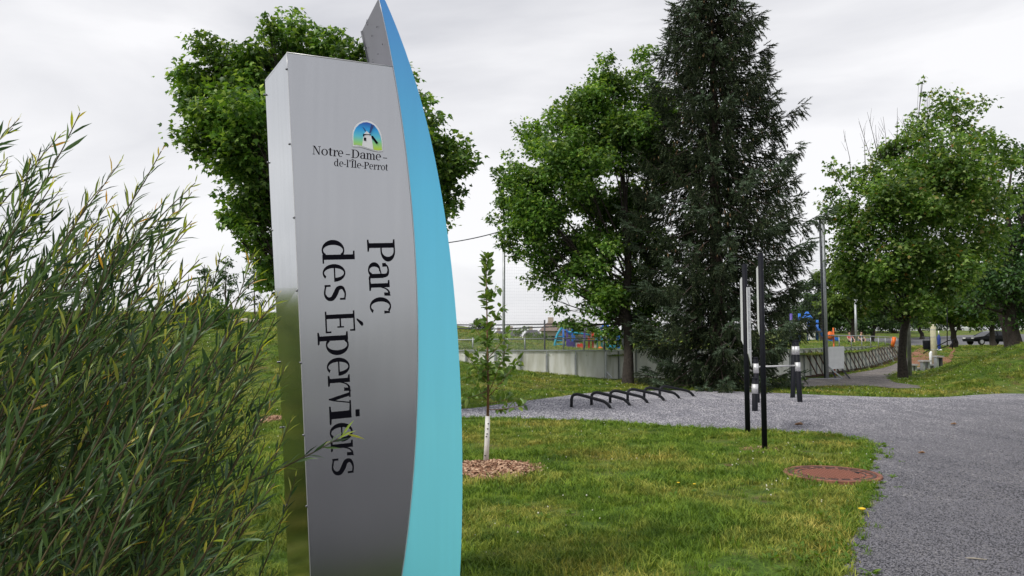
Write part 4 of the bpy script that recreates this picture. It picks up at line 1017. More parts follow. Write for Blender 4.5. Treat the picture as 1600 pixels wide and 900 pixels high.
# wood chips
CHIP_V = [(-.5, -.15, 0), (.5, -.12, 0), (.45, .15, 0), (-.45, .16, 0), (-.45, -.1, .12), (.48, -.08, .1), (.4, .1, .12), (-.4, .12, .1)]
CHIP_T = [(4, 5, 6), (4, 6, 7), (0, 1, 5), (0, 5, 4), (1, 2, 6), (1, 6, 5), (2, 3, 7), (2, 7, 6), (3, 0, 4), (3, 4, 7)]
def chips(cx, cy, rx, ry, h, n, lab, smin=.04, smax=.10):
    rg = np.random.default_rng(int(cx * 100) % 1000 + 41)
    a = rg.uniform(0, 2 * np.pi, n); r = np.sqrt(rg.uniform(0, 1, n)) * (1 + .12 * np.sin(3 * a) + rg.normal(0, .05, n))
    x = cx + np.cos(a) * r * rx; y = cy + np.sin(a) * r * ry
    z = np.array(low(x, y)) + h * np.clip(1 - r ** 2, 0, 1) + .004 + rg.uniform(0, .02, n)
    V, T = scatter(CHIP_V, CHIP_T, np.stack([x, y, z], -1), rand_rots(n, .35, rg), rg.uniform(smin, smax, n))
    # dark bed below the chips
    nb = 24; bv = [(cx, cy, float(low(cx, cy)) + h + .002)]; bt_ = []
    for ring_ in range(1, 5):
        for k in range(nb):
            aa = 2 * np.pi * k / nb; rr = ring_ / 4 * .95; bx, by = cx + math.cos(aa) * rr * rx, cy + math.sin(aa) * rr * ry
            bv.append((bx, by, float(low(bx, by)) + h * (1 - rr * rr) + .002))
    for k in range(nb): bt_.append((0, 1 + k, 1 + (k + 1) % nb))
    for ring_ in range(3):
        for k in range(nb):
            p, q_ = 1 + ring_ * nb + k, 1 + ring_ * nb + (k + 1) % nb; bt_ += [(p, p + nb, q_ + nb), (p, q_ + nb, q_)]
    T2 = np.array(bt_) + len(V); V = np.concatenate([V, np.array(bv)]); T = np.concatenate([T, T2])
    return tag(np_mesh('wood_chips', V, T, M['mulch']), lab, 'mulch', kind='stuff')
mc = G(768, 735)
chips(mc.x + .02, mc.y, .57, .55, .05, 2600, 'bed of reddish wood chips round the sapling')
chips(G(428, 656).x, G(428, 656).y, .3, .55, .03, 500, 'small patch of wood chips left of the sign')

chips(G(1190, 704).x, G(1190, 704).y, .26, .34, .012, 240, 'bare reddish soil and chips at the foot of the front post', .02, .05)

# ================================================================== MANHOLE COVER
M['rust_dark'] = plain('dirty_pitted_iron', (.085, .050, .042), .9, 0, var=.5, scale=30, bump=.6)
def manhole():
    c = G(1299.5, 744); R_ = .53; h = .038
    t = thing('manhole_cover', (c.x, c.y, .0), 'rusty round cast iron manhole cover between lawn and gravel', 'manhole cover')
    c = Vector((c.x, c.y, 0))
    part('frame', M['rust'], t, lambda m: m.lathe(c, [(R_ * .97, 0), (R_, .0), (R_, h - .006), (R_ - .006, h), (R_ - .05, h), (R_ - .052, h - .012), (R_ - .06, h - .012)], 56))
    part('lid', M['rust_dark'], t, lambda m: m.lathe(c, [(R_ - .065, 0), (R_ - .065, h - .004), (R_ - .07, h - .001), (R_ - .1, h - .001), (R_ - .104, h - .016), (R_ - .16, h - .016), (R_ - .162, h - .004), (R_ - .18, h - .004), (R_ - .182, h - .016), (.0, h - .016)], 56))
    stud = bpy.data.meshes.new('stud'); q = MB(); q.lathe((0, 0, 0), [(.019, 0), (.017, .013), (.013, .015)], 4); stud.from_pydata(q.v, [], q.f); stud.materials.append(M['rust'])
    k = 0
    for i_ in range(-8, 9):
        for j in range(-8, 9):
            x, y = i_ * .045, j * .045
            if math.hypot(x, y) < R_ - .205 and k < 290:
                o = bpy.data.objects.new('stud', stud); C.objects.link(o); o.parent = t; o.location = (x, y, h - .0165); k += 1
    ring_ = lambda r0, r1: part('ring_rib', M['rust'], t, lambda m: m.lathe(c, [(r0, h - .016), (r0, h - .003), (r1, h - .003), (r1, h - .016)], 56))
    for o in list(t.children):
        if o.name.startswith('frame') or o.name.startswith('lid'): o.data.polygons.foreach_set('use_smooth', [False] * len(o.data.polygons))
    for k in range(18):
        a = 2 * math.pi * k / 18; q = MB(); q.box((c.x + .40 * math.cos(a), c.y + .40 * math.sin(a), h - .010), (.075, .03, .014), a); q.build('rib', M['rust'], t)
    def hole(m):
        m.lathe(c + Vector((.30, .02, h - .012)), [(.03, 0), (.03, .012), (.02, .0125)], 10)
    part('lifting_hole', M['black'], t, hole)
manhole()

# ================================================================== BIKE RACK
def bike_rack():
    L0 = [(893, 637), (923, 634), (952, 631), (979, 628), (1005, 625), (1031, 622)]
    R0 = [(958, 639), (988, 634), (1015, 629), (1041, 625), (1065, 622), (1087, 620)]
    a0, a5 = G(*L0[0]), G(*L0[5]); b0, b5 = G(*R0[0]), G(*R0[5])
    t = thing('bike_rack', a0.lerp(b5, .5), 'black bicycle rack of six bent pipe hoops on the gravel', 'bike rack')
    for k in range(6):
        a = a0.lerp(a5, k / 5); b = b0.lerp(b5, k / 5)
        u = (b - a).normalized(); L = (b - a).length; H = .30
        pr = [(0, -.05), (0, .18), (.02, .25), (.06, .285), (.13, .30), (.20, .292), (.72, .175), (.80, .15), (.87, .10), (.92, .05), (.97, -.05)]
        part('hoop', M['rack'], t, lambda m: m.tube([a + u * (s * L) + Vector((0, 0, z * .31 / .30)) for s, z in pr], .036, 10))
        part('base_flange', M['rack'], t, lambda m: (m.lathe(Vector((a.x, a.y, .0)), [(.06, 0), (.06, .018)], 10), m.lathe(Vector((b.x - u.x * .03 * L, b.y - u.y * .03 * L, 0)), [(.06, 0), (.06, .018)], 10)))
bike_rack()

# ================================================================== INFORMATION POSTS AND WORKOUT BARS
def info_post(bpx, bpy_, topy, panels, lab, w=.075):
    b = G(bpx, bpy_); b.z = 0; d = b.y
    t = thing('information_post', b, lab, 'sign'); top = P(bpx, topy, d).z
    part('post', M['black'], t, lambda m: (m.tube([b + Vector((0, 0, -.05)), b + Vector((0, 0, top))], w / 2, 16), m.tube([b + Vector((0, 0, top)), b + Vector((0, 0, top + .012)), b + Vector((0, 0, top + .02))], [w / 2 * .96, w / 2 * .8, w / 2 * .4], 16)))
    for (x0, x1, y0, y1, ycut, dn) in panels:
        # board seen nearly edge on: runs away from the viewer, bottom corner cut slanting
        a = P(x0, y0, d + dn); zt = a.z; zb = P(x0, y1, d).z; zc_ = P(x0, ycut, d).z
        xa = (x0 - 800) / FPX * (d + dn); xb = (x1 - 800) / FPX * d
        ln = Vector((xb, d - .0, 0)) - Vector((xa, d + dn, 0))
        A_, B_ = Vector((xa, d + dn, 0)), Vector((xb, d, 0)); nrm = Vector((ln.y, -ln.x, 0)).normalized()
        if nrm.y > 0: nrm = -nrm
        pts = [Vector((A_.x, A_.y, zt - .03)), Vector((B_.x, B_.y, zt)), Vector((B_.x, B_.y, zb)), Vector((A_.x, A_.y, zc_))]
        pn = part('panel', M['panelwhite'], t, lambda m: m.prism([p - nrm * .004 for p in pts], nrm * .008))
        def prints(m):
            rd = random.Random(int(x0)); z = zt - .08
            while z > zc_ + .04:
                if rd.random() < .84:
                    a_, e_ = rd.uniform(.12, .3), rd.uniform(.5, .92); p0, p1 = A_.lerp(B_, a_), A_.lerp(B_, e_); o = nrm * .0052
                    m.poly([Vector((p0.x, p0.y, z)) + o, Vector((p1.x, p1.y, z)) + o, Vector((p1.x, p1.y, z + .008)) + o, Vector((p0.x, p0.y, z + .008)) + o])
                z -= .019
        part('text_lines', M['greyprint'], pn, prints)
        part('bracket', M['silver'], t, lambda m: [m.box((B_.x, B_.y - .01, zt - q), (.03, .03, .02)) for q in (.12, (zt - zb) * .8)])
info_post(1195, 705, 397, [(1183.5, 1192, 416, 551, 510, .75)], 'front tall black post with narrow white information panel')
info_post(1168.5, 678, 414, [(1157.5, 1166, 434, 551, 531, .9), (1167.5, 1172.5, 446, 574, 552, -.35)], 'rear slim black post with two narrow white panels', .085)

def workout():
    bars = []
    def post(bx, by, tx, ty, bands, w, lab, d=None):
        b = G(bx, by) if d is None else Vector(((bx - 800) / FPX * d, d, 0)); b.z = 0; d = b.y; tp_ = P(tx, ty, d)
        t = thing('workout_post', b, lab, 'exercise post', 'posts of the workout bars')
        part('post', M['black'], t, lambda m: m.tube([b - Vector((0, 0, .05)), b, tp_], w / 2, 16))
        part('cap', M['black'], t, lambda m: m.tube([tp_, tp_ + Vector((0, 0, .02)), tp_ + Vector((0, 0, .035))], [w * .54, w * .54, w * .2], 16))
        for y0, y1 in bands:
            f0 = (by - y0) / (by - ty) if d is None else None
            z0, z1 = P(tx, y0, d).z, P(tx, y1, d).z; q0 = b.lerp(tp_, z0 / tp_.z); q1 = b.lerp(tp_, z1 / tp_.z)
            part('silver_band', M['silver'], t, lambda m: m.tube([q0, q1], w / 2 + .006, 16))
        return b, tp_
    a = post(1179.5, 643, 1179.5, 592, [(600, 615)], .125, 'short black post with one silver band, nearest of the workout posts')
    b = post(1180.5, 630, 1180.5, 560, [(568, 583)], .125, 'taller black post right behind the short workout post', 19.0)
    c = post(1238.5, 622, 1241, 535, [(541, 554)], .125, 'rear of the two high crossed workout posts on the right')
    dd = post(1250, 629, 1244, 533, [(541, 554), (566, 580)], .125, 'front leaning high workout post on the right with two silver bands')
    p0 = P(1184, 573, 19.0); p1 = P(1246, 571, G(1250, 629).y)
    tb = tag(part('pull_up_bar', M['silver'], None, lambda m: m.tube([p0, p1], .021, 10)), 'silver horizontal bar running between the workout posts', 'bar')
workout()

# ================================================================== RINK BOARDS AND FENCES
BT = 1.13
def boards():
    t = thing('rink_boards', (4, 29, 0), 'long weathered white rink boards with posts and slanting braces', 'boards')
    segs = []
    xpx = [(-6.0), (-4.9), (-3.8), (-2.75), (-1.7), (-.62), (.33), (1.28), (2.35), (3.45)]
    pts = [Vector((x, 28.5, 0)) for x in xpx] + [Vector((4.05, 29.3, 0)), Vector((4.85, 30.15, 0))]
    x = 4.85
    while x < 11.0: x += 1.24; pts.append(Vector((x, 30.2 + .55 * (x - 4.85) / 7.6, 0)))
    e = Vector((27.2, 54.1, 0)); s0 = pts[-1].copy(); n = 27
    for k in range(1, n + 1): pts.append(s0.lerp(e, k / n))
    panel_z0 = 0
    for k in range(len(pts) - 1):
        a, b = pts[k], pts[k + 1]; u = (b - a).normalized(); nrm = Vector((u.y, -u.x, 0))
        za = float(low(a.x, a.y)) - .05; zb = float(low(b.x, b.y)) - .05
        if min(za, zb) > BT - .15: continue
        g = u * .035
        part('board_panel', M['board'], t, lambda m: m.hexa([a + g + Vector((0, 0, za)) - nrm * .02, b - g + Vector((0, 0, zb)) - nrm * .02, b - g + Vector((0, 0, zb)), a + g + Vector((0, 0, za))][::-1] if False else
             [a + g - nrm * .02 + Vector((0, 0, za)), b - g - nrm * .02 + Vector((0, 0, zb)), b - g + Vector((0, 0, zb)), a + g + Vector((0, 0, za))],
             [a + g - nrm * .02 + Vector((0, 0, BT)), b - g - nrm * .02 + Vector((0, 0, BT)), b - g + Vector((0, 0, BT)), a + g + Vector((0, 0, BT))]))
        part('post', M['galv'], t, lambda m: m.box((a.x + nrm.x * .02, a.y + nrm.y * .02, (za + BT) / 2), (.055, .07, BT - za), math.atan2(u.y, u.x)))
        part('top_rail', M['galv'], t, lambda m: m.bar(a + Vector((0, 0, BT + .03)), b + Vector((0, 0, BT + .03)) , .10, .05))
        brace = (a.x > 11.9) or k in (5, 9)
        if brace:
            o = nrm * .55 if a.x > 12 else nrm * .28
            part('brace', M['galv'] if a.x < 11.5 or k % 4 == 1 else M['brace_red'], t, lambda m: (m.bar(a + nrm * .06 + Vector((0, 0, BT - (.06 if a.x > 12 else .75))), a + o + Vector((0, 0, za + .07)), .05, .045), m.bar(a + nrm * .05 + Vector((0, 0, za + .08)), a + o + Vector((0, 0, za + .08)), .045, .04)))
    return pts
M['brace_red'] = plain('rusty_brown_brace', (.17, .10, .085), .8, .1, var=.3)
bpts = boards()
def chain_mesh(m, a, b, z0, z1, s=.085, w=.0038):
    """diagonal wires of a chain link panel between a and b"""
    a, b = Vector(a), Vector(b); L = (b - a).length; u = (b - a) / L; H = z1 - z0; k = -H
    while k < L:
        for sgn_ in (1, -1):
            s0, s1 = k, k + H
            t0, t1 = max(0, s0), min(L, s1)
            if t1 - t0 < .02: continue
            za, zb = z0 + (t0 - s0), z0 + (t1 - s0)
            if sgn_ < 0: za, zb = z1 - (t0 - s0), z1 - (t1 - s0)
            p = a + u * t0; q = a + u * t1; p.z, q.z = za, zb
            n_ = Vector((-u.y, u.x, 0)) * .002 * sgn_; d = (q - p).normalized(); v = Vector((-d.z * u.x, -d.z * u.y, math.hypot(d.x, d.y))) * w / 2
            m.poly([p - v + n_, q - v + n_, q + v + n_, p + v + n_])
        k += s
def fences():
    # low chain link on the boards, left part
    t = thing('chain_link_fence', (0, 28.6, 1.1), 'chain link fence on top of the boards behind the sapling', 'fence')
    y = 28.62
    zr = P(850, 527.5, y).z; xl, xr = -6.0, 3.95
    part('rail', M['galv'], t, lambda m: m.tube([Vector((xl, y, zr - .12)), Vector((-1.5, y, zr - .08)), Vector((xr, y, zr))], .022, 8))
    for px in (739, 793, 820, 880, 912, 943):
        x = (px - 800) / FPX * y; part('post', M['galv'], t, lambda m: m.tube([Vector((x, y, BT)), Vector((x, y, zr))], .025, 8))
    for px in (698, 850, 943):
        x = (px - 800) / FPX * y + .02; part('tall_post', M['galvdark'], t, lambda m: m.tube([Vector((x, y - .05, .2)), Vector((x, y - .05, P(850, 500, y).z))], .03, 8))
    g = MB(); chain_mesh(g, (xl, y, 0), (xr, y, 0), BT + .05, zr, .075, .004); o = g.build('wire_mesh', M['galv'], t); o['kind'] = 'stuff'
    zt = P(850, 507, y).z
    def cab(z0, sag):
        pts = []
        for k in range(17):
            f = k / 16; pts.append(Vector((xl + (xr - xl) * f, y - .02, z0 + sag * math.sin(f * math.pi * 3) * .5 - (.08 if f < .35 else 0))))
        return pts
    part('top_cable', M['galvdark'], t, lambda m: m.tube(cab(zt, .04), .022, 6)); part('top_cable', M['galvdark'], t, lambda m: m.tube(cab(zt - .12, .10), .022, 6))
    g = MB(); chain_mesh(g, (xl, y, 0), (xr, y, 0), zr, zt + .14, .11, .0026); o = g.build('upper_wire_mesh', M['galv'], t); o['kind'] = 'stuff'
    # right part along the receding boards
    a, b = Vector((12.6, 31.0, 0)), Vector((27.0, 54.0, 0))
    t2 = thing('chain_link_fence', a, 'low chain link fence above the braced boards on the right', 'fence')
    z2 = P(1330, 528, 36).z
    part('rail', M['galv'], t2, lambda m: m.tube([a + Vector((0, 0, BT + .6)), a.lerp(b, .4) + Vector((0, 0, BT + .62)), b + Vector((0, 0, BT + .6))], .024, 8))
    for k in range(9):
        p = a.lerp(b, k / 8); part('post', M['galv'], t2, lambda m: m.tube([p + Vector((0, 0, BT)), p + Vector((0, 0, BT + .6))], .026, 8))
    g = MB(); chain_mesh(g, a, b, BT + .05, BT + .6, .12, .003); o = g.build('wire_mesh', M['galv'], t2); o['kind'] = 'stuff'
fences()
def netting():
    a = Vector((P(787, 570, 28.0).x, 28.0, 0)); ztop = P(780, 360, 28.0).z
    pA = thing('net_pole', Vector((a.x, a.y, .3)), 'tall thin grey pole behind the sapling holding the ball net', 'pole')
    part('pole', M['galv'], pA, lambda m: m.tube([Vector((a.x, a.y, .1)), Vector((a.x, a.y, ztop))], .052, 12)); part('cap', M['galvdark'], pA, lambda m: m.tube([Vector((a.x, a.y, ztop)), Vector((a.x, a.y, ztop + .05))], .06, 10))
    d2 = 30.2; b = Vector(((1290 - 800) / FPX * d2, d2, 0)); zb = P(1289, 342, d2).z
    pB = thing('net_pole', b, 'tall pair of steel posts right of the spruce in front of the boards', 'pole')
    part('pole', M['galv'], pB, lambda m: m.tube([b, Vector((b.x, b.y, zb - .1))], .06, 12))
    part('dark_pole', M['galvdark'], pB, lambda m: m.tube([b + Vector((-.02, .16, 0)), Vector((b.x - .06, b.y + .16, zb))], .045, 10))
    part('base_plate', M['galv'], pB, lambda m: (m.box(b + Vector((-.1, 0, .03)), (1.3, .12, .05)), m.bar(b + Vector((.05, 0, .5)), b + Vector((.6, 0, .05)), .05)))
    part('top_arm', M['galvdark'], pB, lambda m: m.bar(Vector((b.x - .3, b.y + .1, zb - .02)), Vector((b.x + .02, b.y + .1, zb)), .05))
    def cable(p, q, sag, n=24): return [p.lerp(q, k / n) - Vector((0, 0, sag * 4 * (k / n) * (1 - k / n))) for k in range(n + 1)]
    A_ = Vector((a.x, a.y, ztop)); B_ = Vector((b.x, b.y + .1, zb)); L_ = P(640, 384, 27)
    w = tag(part('cable', M['galvdark'], None, lambda m: (m.tube(cable(A_, B_, .25), .016, 6), m.tube(cable(L_, A_, .12), .018, 6))), 'dark sagging cable strung between the net poles', 'cable')
    net = MB(); n = 190; top_ = cable(A_, B_, .25, n); z0 = BT + .1
    for k in range(n + 1):
        p = top_[k]; net.poly([(p.x - .001, p.y, z0), (p.x + .001, p.y, z0), (p.x + .001, p.y, p.z), (p.x - .001, p.y, p.z)])
    k = z0
    while k < ztop - .05:
        net.poly([(A_.x, A_.y, k), (B_.x, B_.y, k), (B_.x, B_.y, k + .002), (A_.x, A_.y, k + .002)]); k += .11
    tag(net.build('ball_net', M['galv']), 'very fine grey ball net hanging between the tall poles', 'net')
netting()
def right_bits():
    # blank white board hanging in front of the boards
    d = 30.35; p = [P(x, y, d) for x, y in ((1293, 577), (1319, 576), (1319, 541), (1293, 542))]
    t = thing('blank_board', p[0], 'blank white square board fixed beside the tall steel posts', 'board')
    part('panel', M['white'], t, lambda m: m.prism(p, (0, .03, 0)))
    part('support', M['galvdark'], t, lambda m: (m.bar(P(1300, 577, d), Vector((P(1306, 590, d).x, d, .02)), .05), m.bar(P(1316, 577, d + .05), Vector((P(1328, 590, d).x, d, .02)), .05)))
    d = 58; b = at(1338, d); tag(part('light_pole', M['galv'], None, lambda m: m.tube([b, Vector((b.x, b.y, P(1338, 468, d).z))], [.1, .075], 10)), 'slim grey pole on the field right of the twin posts', 'pole')
    # orange poles
    for (x, y0, y1, d, r, lab) in ((1303, 541, 512, 33.2, .035, 'thin orange pole carrying an orange basket above the boards'), (1394.5, 557, 527, 51, .12, 'thick orange post at the far end of the braced boards')):
        q0, q1 = P(x, y0, d), P(x + (3 if r > .1 else -1), y1, d)
        o = thing('orange_pole', Vector((q0.x, q0.y, gz(q0.x, q0.y))), lab, 'pole'); part('pole', M['orange'], o, lambda m: m.tube([Vector((q0.x, q0.y, gz(q0.x, q0.y))), q1], r, 10))
        if r < .1:
            c = P(1297, 526, 33.2)
            part('basket', M['orange'], o, lambda m: m.lathe(c - Vector((0, 0, .12)), [(.07, 0), (.15, .06), (.17, .16), (.12, .26), (.05, .34)], 12))
    # blue slide and play tower on the right
    d = 56; b = at(1300, d)
    t = thing('playground_slide', b, 'blue plastic slide with tower half hidden by the spruce', 'slide')
    part('chute', M['blueplay'], t, lambda m: [m.hexa([P(x0, y0 + 3.5, d - .4), P(x1, y1 + 3.5, d - .4), P(x1, y1 + 3.5, d + .4), P(x0, y0 + 3.5, d + .4)], [P(x0, y0, d - .4), P(x1, y1, d - .4), P(x1, y1, d + .4), P(x0, y0, d + .4)]) for x0, y0, x1, y1 in ((1277, 514, 1289, 527), (1289, 527, 1300, 530), (1300, 530, 1311, 531))])
    part('chute_side', M['blueplay'], t, lambda m: [m.bar(P(x0, y0, d + s), P(x1, y1, d + s), .06, .2) for s in (-.42, .42) for x0, y0, x1, y1 in ((1277, 513, 1289, 526), (1289, 526, 1311, 530))])
    for x in (1236, 1249, 1263, 1277): part('tower_post', M['blueplay'] if x % 2 else M['purple'], t, lambda m: m.tube([P(x, 537, d), P(x, 490 if x < 1250 else 500, d)], .1, 8))
    part('deck', M['galvdark'], t, lambda m: m.box(P(1258, 518, d), (2.0, 1.4, .15)))
    part('guard_panel', M['white'], t, lambda m: (m.box(P(1252, 512, d - .6), (.7, .06, .6)), m.box(P(1268, 525, d - .6), (.5, .06, .5))))
    part('roof', M['blueplay'], t, lambda m: m.hexa([P(1252, 497, d - .7), P(1270, 497, d - .7), P(1270, 497, d + .7), P(1252, 497, d + .7)], [P(1259, 487, d - .1), P(1263, 487, d - .1), P(1263, 487, d + .1), P(1259, 487, d + .1)]))
    # litter bin, blue banner post, cream pole, grey pole, handrail
    d = 62; b = at(1448, d); t = thing('litter_bin', b, 'black litter bin on the grass behind the footpath maple', 'bin')
    part('body', M['black'], t, lambda m: m.lathe(b, [(.24, 0), (.28, .1), (.30, .62), (.30, .7)], 14)); part('rim', M['galvdark'], t, lambda m: m.lathe(b + Vector((0, 0, .7)), [(.32, 0), (.32, .05), (.25, .06)], 14))
    part('lid_frame', M['galvdark'], t, lambda m: (m.bar(b + Vector((-.25, 0, .74)), b + Vector((-.25, 0, 1.0)), .03), m.bar(b + Vector((.25, 0, .74)), b + Vector((.25, 0, 1.0)), .03), m.box(b + Vector((0, 0, 1.02)), (.56, .4, .05))))
    d = 60; b = at(1467, d); t = thing('flag_post', b, 'dark blue post wrap with white tip beside the cream pole', 'post')
    part('post', M['navy'], t, lambda m: m.lathe(b, [(.09, 0), (.11, .15), (.13, .9), (.10, 1.15), (.04, 1.25)], 12)); part('tip', M['white'], t, lambda m: (m.tube([b + Vector((0, 0, 1.25)), b + Vector((0, 0, 1.55))], .045, 8), m.lathe(b, [(.2, 0), (.2, .1), (.12, .14)], 12)))
    d = 42; b = at(1458.5, d); z1 = P(1458, 507, d).z
    t = thing('wooden_pole', b, 'cream coloured pole with rounded broken top behind the stepping platforms', 'pole'); 
    part('pole', M['cream'], t, lambda m: m.tube([b, Vector((b.x, b.y, z1 - .06)), Vector((b.x, b.y, z1))], [.155, .15, .11], 12))
    part('band', M['galv'], t, lambda m: [m.tube([Vector((b.x, b.y, z)), Vector((b.x, b.y, z + .03))], .158, 12) for z in (z1 - .3, z1 - .7, .6, 1.0)]); part('hook', M['cream'], t, lambda m: m.bar(Vector((b.x - .1, b.y, z1 - .02)), Vector((b.x - .16, b.y, z1 + .1)), .05))
    d = 33; b = at(1420, d); tag(part('utility_pole', plain('grey_wood_pole', (.26, .26, .24), .9, var=.25), None, lambda m: m.tube([b - Vector((0, 0, .1)), b + Vector((0, 0, 7))], [.085, .07], 12)), 'plain grey pole touching the right side of the maple trunk', 'pole')
    d = 56; t = thing('stair_handrail', at(1480, d), 'black metal handrail on short stairs left of the black car', 'handrail')
    q = lambda x, y: P(x, y, d)
    part('rail', M['black'], t, lambda m: m.tube([q(1440, 556), q(1444, 551), q(1482, 532), q(1493, 530), q(1494, 536)], .035, 8)); part('lower_rail', M['black'], t, lambda m: m.tube([q(1445, 556), q(1482, 539)], .03, 8))
    for x, y0, y1 in ((1444, 551, 557), (1480, 480, 541), (1488, 531, 546), (1462, 542, 550)): part('baluster', M['black'], t, lambda m: m.tube([q(x, y0), q(x, y1)], .035, 8))
    # stepping platforms / balance steps
    d = 38
    for k, (x0, x1, y0, yb, lab) in enumerate(((1421, 1431, 570, 578, 'low wooden stepping platform nearest the grey pole'), (1427, 1442, 575.5, 580, 'lowest wide stepping platform on the ground in front'), (1438, 1452, 564, 579, 'second tall stepping platform from the left'), (1449, 1461, 570, 577, 'mid height stepping platform below the cream pole'), (1460, 1471, 557, 579, 'tallest stepping platform furthest right'))):
        c = P((x0 + x1) / 2, y0, d + (k % 2) * .5); gg = gz(c.x, c.y); w = (x1 - x0) / FPX * d
        t = thing('step_platform', Vector((c.x, c.y, gg)), lab, 'exercise step', 'stepping platforms of the exercise course')
        part('deck', M['bench_grey'], t, lambda m: m.box(c, (w, .5, .07))); 
        for s in (-1, 1): part('leg', M['galvdark'] if (k == 4 and s == 1) else M['galv'], t, lambda m: m.box((c.x + s * w * .28, c.y, (c.z + gg) / 2 - .03), (.09, .3, c.z - gg - .04)))
    c = P(1454, 552, 38.5); tag(part('signal_cylinder', M['white'], None, lambda m: m.tube([Vector((c.x, c.y, gz(c.x, c.y))), c, P(1455, 549, 38.5)], [.05, .075, .04], 10)), 'white rounded post among the stepping platforms', 'post')
M['navy'] = plain('navy_blue_wrap', (.01, .035, .22), .5)
right_bits()
def play_center():
    d = 45.5
    b = at(875, d); t = thing('climbing_frame', b, 'blue arched climbing frame with ladder behind the fence', 'climbing frame')
    q = lambda x, y, dz=0: P(x, y, d + dz)
    for dz in (-.6, .6): part('arch', M['cyanplay'], t, lambda m: m.tube([q(866, 547, dz), q(867, 536, dz), q(871, 522, dz), q(878, 512, dz), q(881, 508, dz)], .065, 8)); part('strut', M['blueplay'], t, lambda m: m.tube([q(880, 508, dz), q(881, 547, dz)], .06, 8)); part('strut', M['blueplay'], t, lambda m: m.tube([q(880, 511, dz), q(892, 524, dz)], .045, 8))
    for y in (526, 532, 538, 543): part('rung', M['cyanplay'], t, lambda m: (m.tube([q(868, y, -.6), q(868, y, .6)], .035, 6), m.tube([q(868, y, -.6), q(881, y, -.6)], .03, 6)))
    cols = ['purple', 'blueplay', 'purple', 'red', 'cyanplay', 'blueplay', 'galvdark', 'cyanplay']
    b = at(915, d); t = thing('play_structure', b, 'colourful play structure with purple, red and turquoise panels under the dark maple', 'play structure')
    for k, (x, y0, w) in enumerate(((889, 528, 3), (894, 506, 2.2), (901, 530, 4), (926, 518, 3), (932, 520, 3), (966, 520, 5), (973, 500, 4), (978, 530, 3), (886, 515, 2.5), (897, 524, 2.5), (913, 520, 2.5), (920, 526, 3), (940, 516, 2.5), (951, 512, 2.5), (956, 526, 3), (984, 522, 2.5))):
        part('play_post', M[cols[k % 8]], t, lambda m: m.box((q(x, 500).x, d, (q(x, y0).z + q(x, 547).z) / 2), (w / FPX * d, .15, q(x, y0).z - q(x, 547).z)))
    part('roof', M['blueplay'], t, lambda m: m.hexa([q(937, 513, -.6), q(955, 513, -.6), q(955, 513, .6), q(937, 513, .6)], [q(945, 504, -.1), q(947, 504, -.1), q(947, 504, .1), q(945, 504, .1)]))
    part('crossbar', M['cyanplay'], t, lambda m: m.tube([q(885, 518), q(921, 523)], .05, 8))
    part('guard_panel', M['purple'], t, lambda m: m.box(q(893, 539, -.1), (.35, .05, .4)))
    part('heart_panel', M['red'], t, lambda m: m.prism([q(x, y, -.3) for x, y in ((907, 546), (901, 541), (902, 537), (906, 538), (908, 536), (911, 538), (911, 543))], (0, .08, 0)))
    part('white_panel', M['white'], t, lambda m: m.box(q(903, 540, -.1), (.25, .05, .35)))
    part('boat_panel', M['cyanplay'], t, lambda m: m.prism([q(x, y, -.3) for x, y in ((945, 537), (952, 539), (962, 538), (962, 544), (950, 544.5))], (0, .5, 0)))
    part('panel', M['purple'], t, lambda m: m.box(q(962, 542, .1), (.3, .1, .35)))
    part('yellow_panel', M['cream'], t, lambda m: m.box(q(930, 540, -.1), (.15, .05, .35)))
    part('orange_seat', M['orange'], t, lambda m: m.lathe(q(938, 546, -.4), [(.14, 0), (.14, .1), (.06, .16)], 10))
    part('deck', M['galvdark'], t, lambda m: m.box(q(930, 532, .2), (2.6, .9, .08)))
    # houses
    def house(x0, x1, yr, ye, yb, d, wallm, roofm, lab):
        a = P(x0, yb, d); b_ = P(x1, yb, d); zr, ze, zb = P(x0, yr, d).z, P(x0, ye, d).z, gz(a.x, d) - .3; dp = 9
        t = thing('house', (a.x, d, zb), lab, 'house', 'houses beyond the field'); w = b_.x - a.x
        part('wall', M[wallm], t, lambda m: m.hexa([(a.x, d, zb), (b_.x, d, zb), (b_.x, d + dp, zb), (a.x, d + dp, zb)], [(a.x, d, ze), (b_.x, d, ze), (b_.x, d + dp, ze), (a.x, d + dp, ze)]))
        part('roof', M[roofm], t, lambda m: m.hexa([(a.x - .4, d - .4, ze), (b_.x + .4, d - .4, ze), (b_.x + .4, d + dp + .4, ze), (a.x - .4, d + dp + .4, ze)], [(a.x + w * .22, d + dp * .45, zr), (b_.x - w * .22, d + dp * .45, zr), (b_.x - w * .22, d + dp * .55, zr), (a.x + w * .22, d + dp * .55, zr)]))
        for f in (.2, .5, .8): part('window', M['glass'], t, lambda m: m.box((a.x + w * f, d - .03, ze - 1.1), (1.1, .05, 1.0)))
        part('chimney', M['brickwall'], t, lambda m: m.box((a.x + w * .4, d + dp * .5, zr + .2), (.7, .7, 1.0)))
    house(770, 792, 517, 526, 540, 150, 'brickwall', 'roof', 'dark roofed house furthest left behind the fence')
    house(789, 812, 515, 525, 540, 140, 'brickwall', 'roof', 'dark roofed house second from left behind the fence')
    house(820, 846, 515, 526, 541, 145, 'brickwall', 'roof', 'dark roofed house between the two pale trees')
    house(850, 884, 503, 517, 545, 95, 'brickwall', 'roofbrown', 'brown roofed beige house behind the blue climbing frame')
    house(880, 925, 505, 519, 545, 100, 'brickwall', 'roof', 'dark roofed house partly hidden by the dark maple')
play_center()

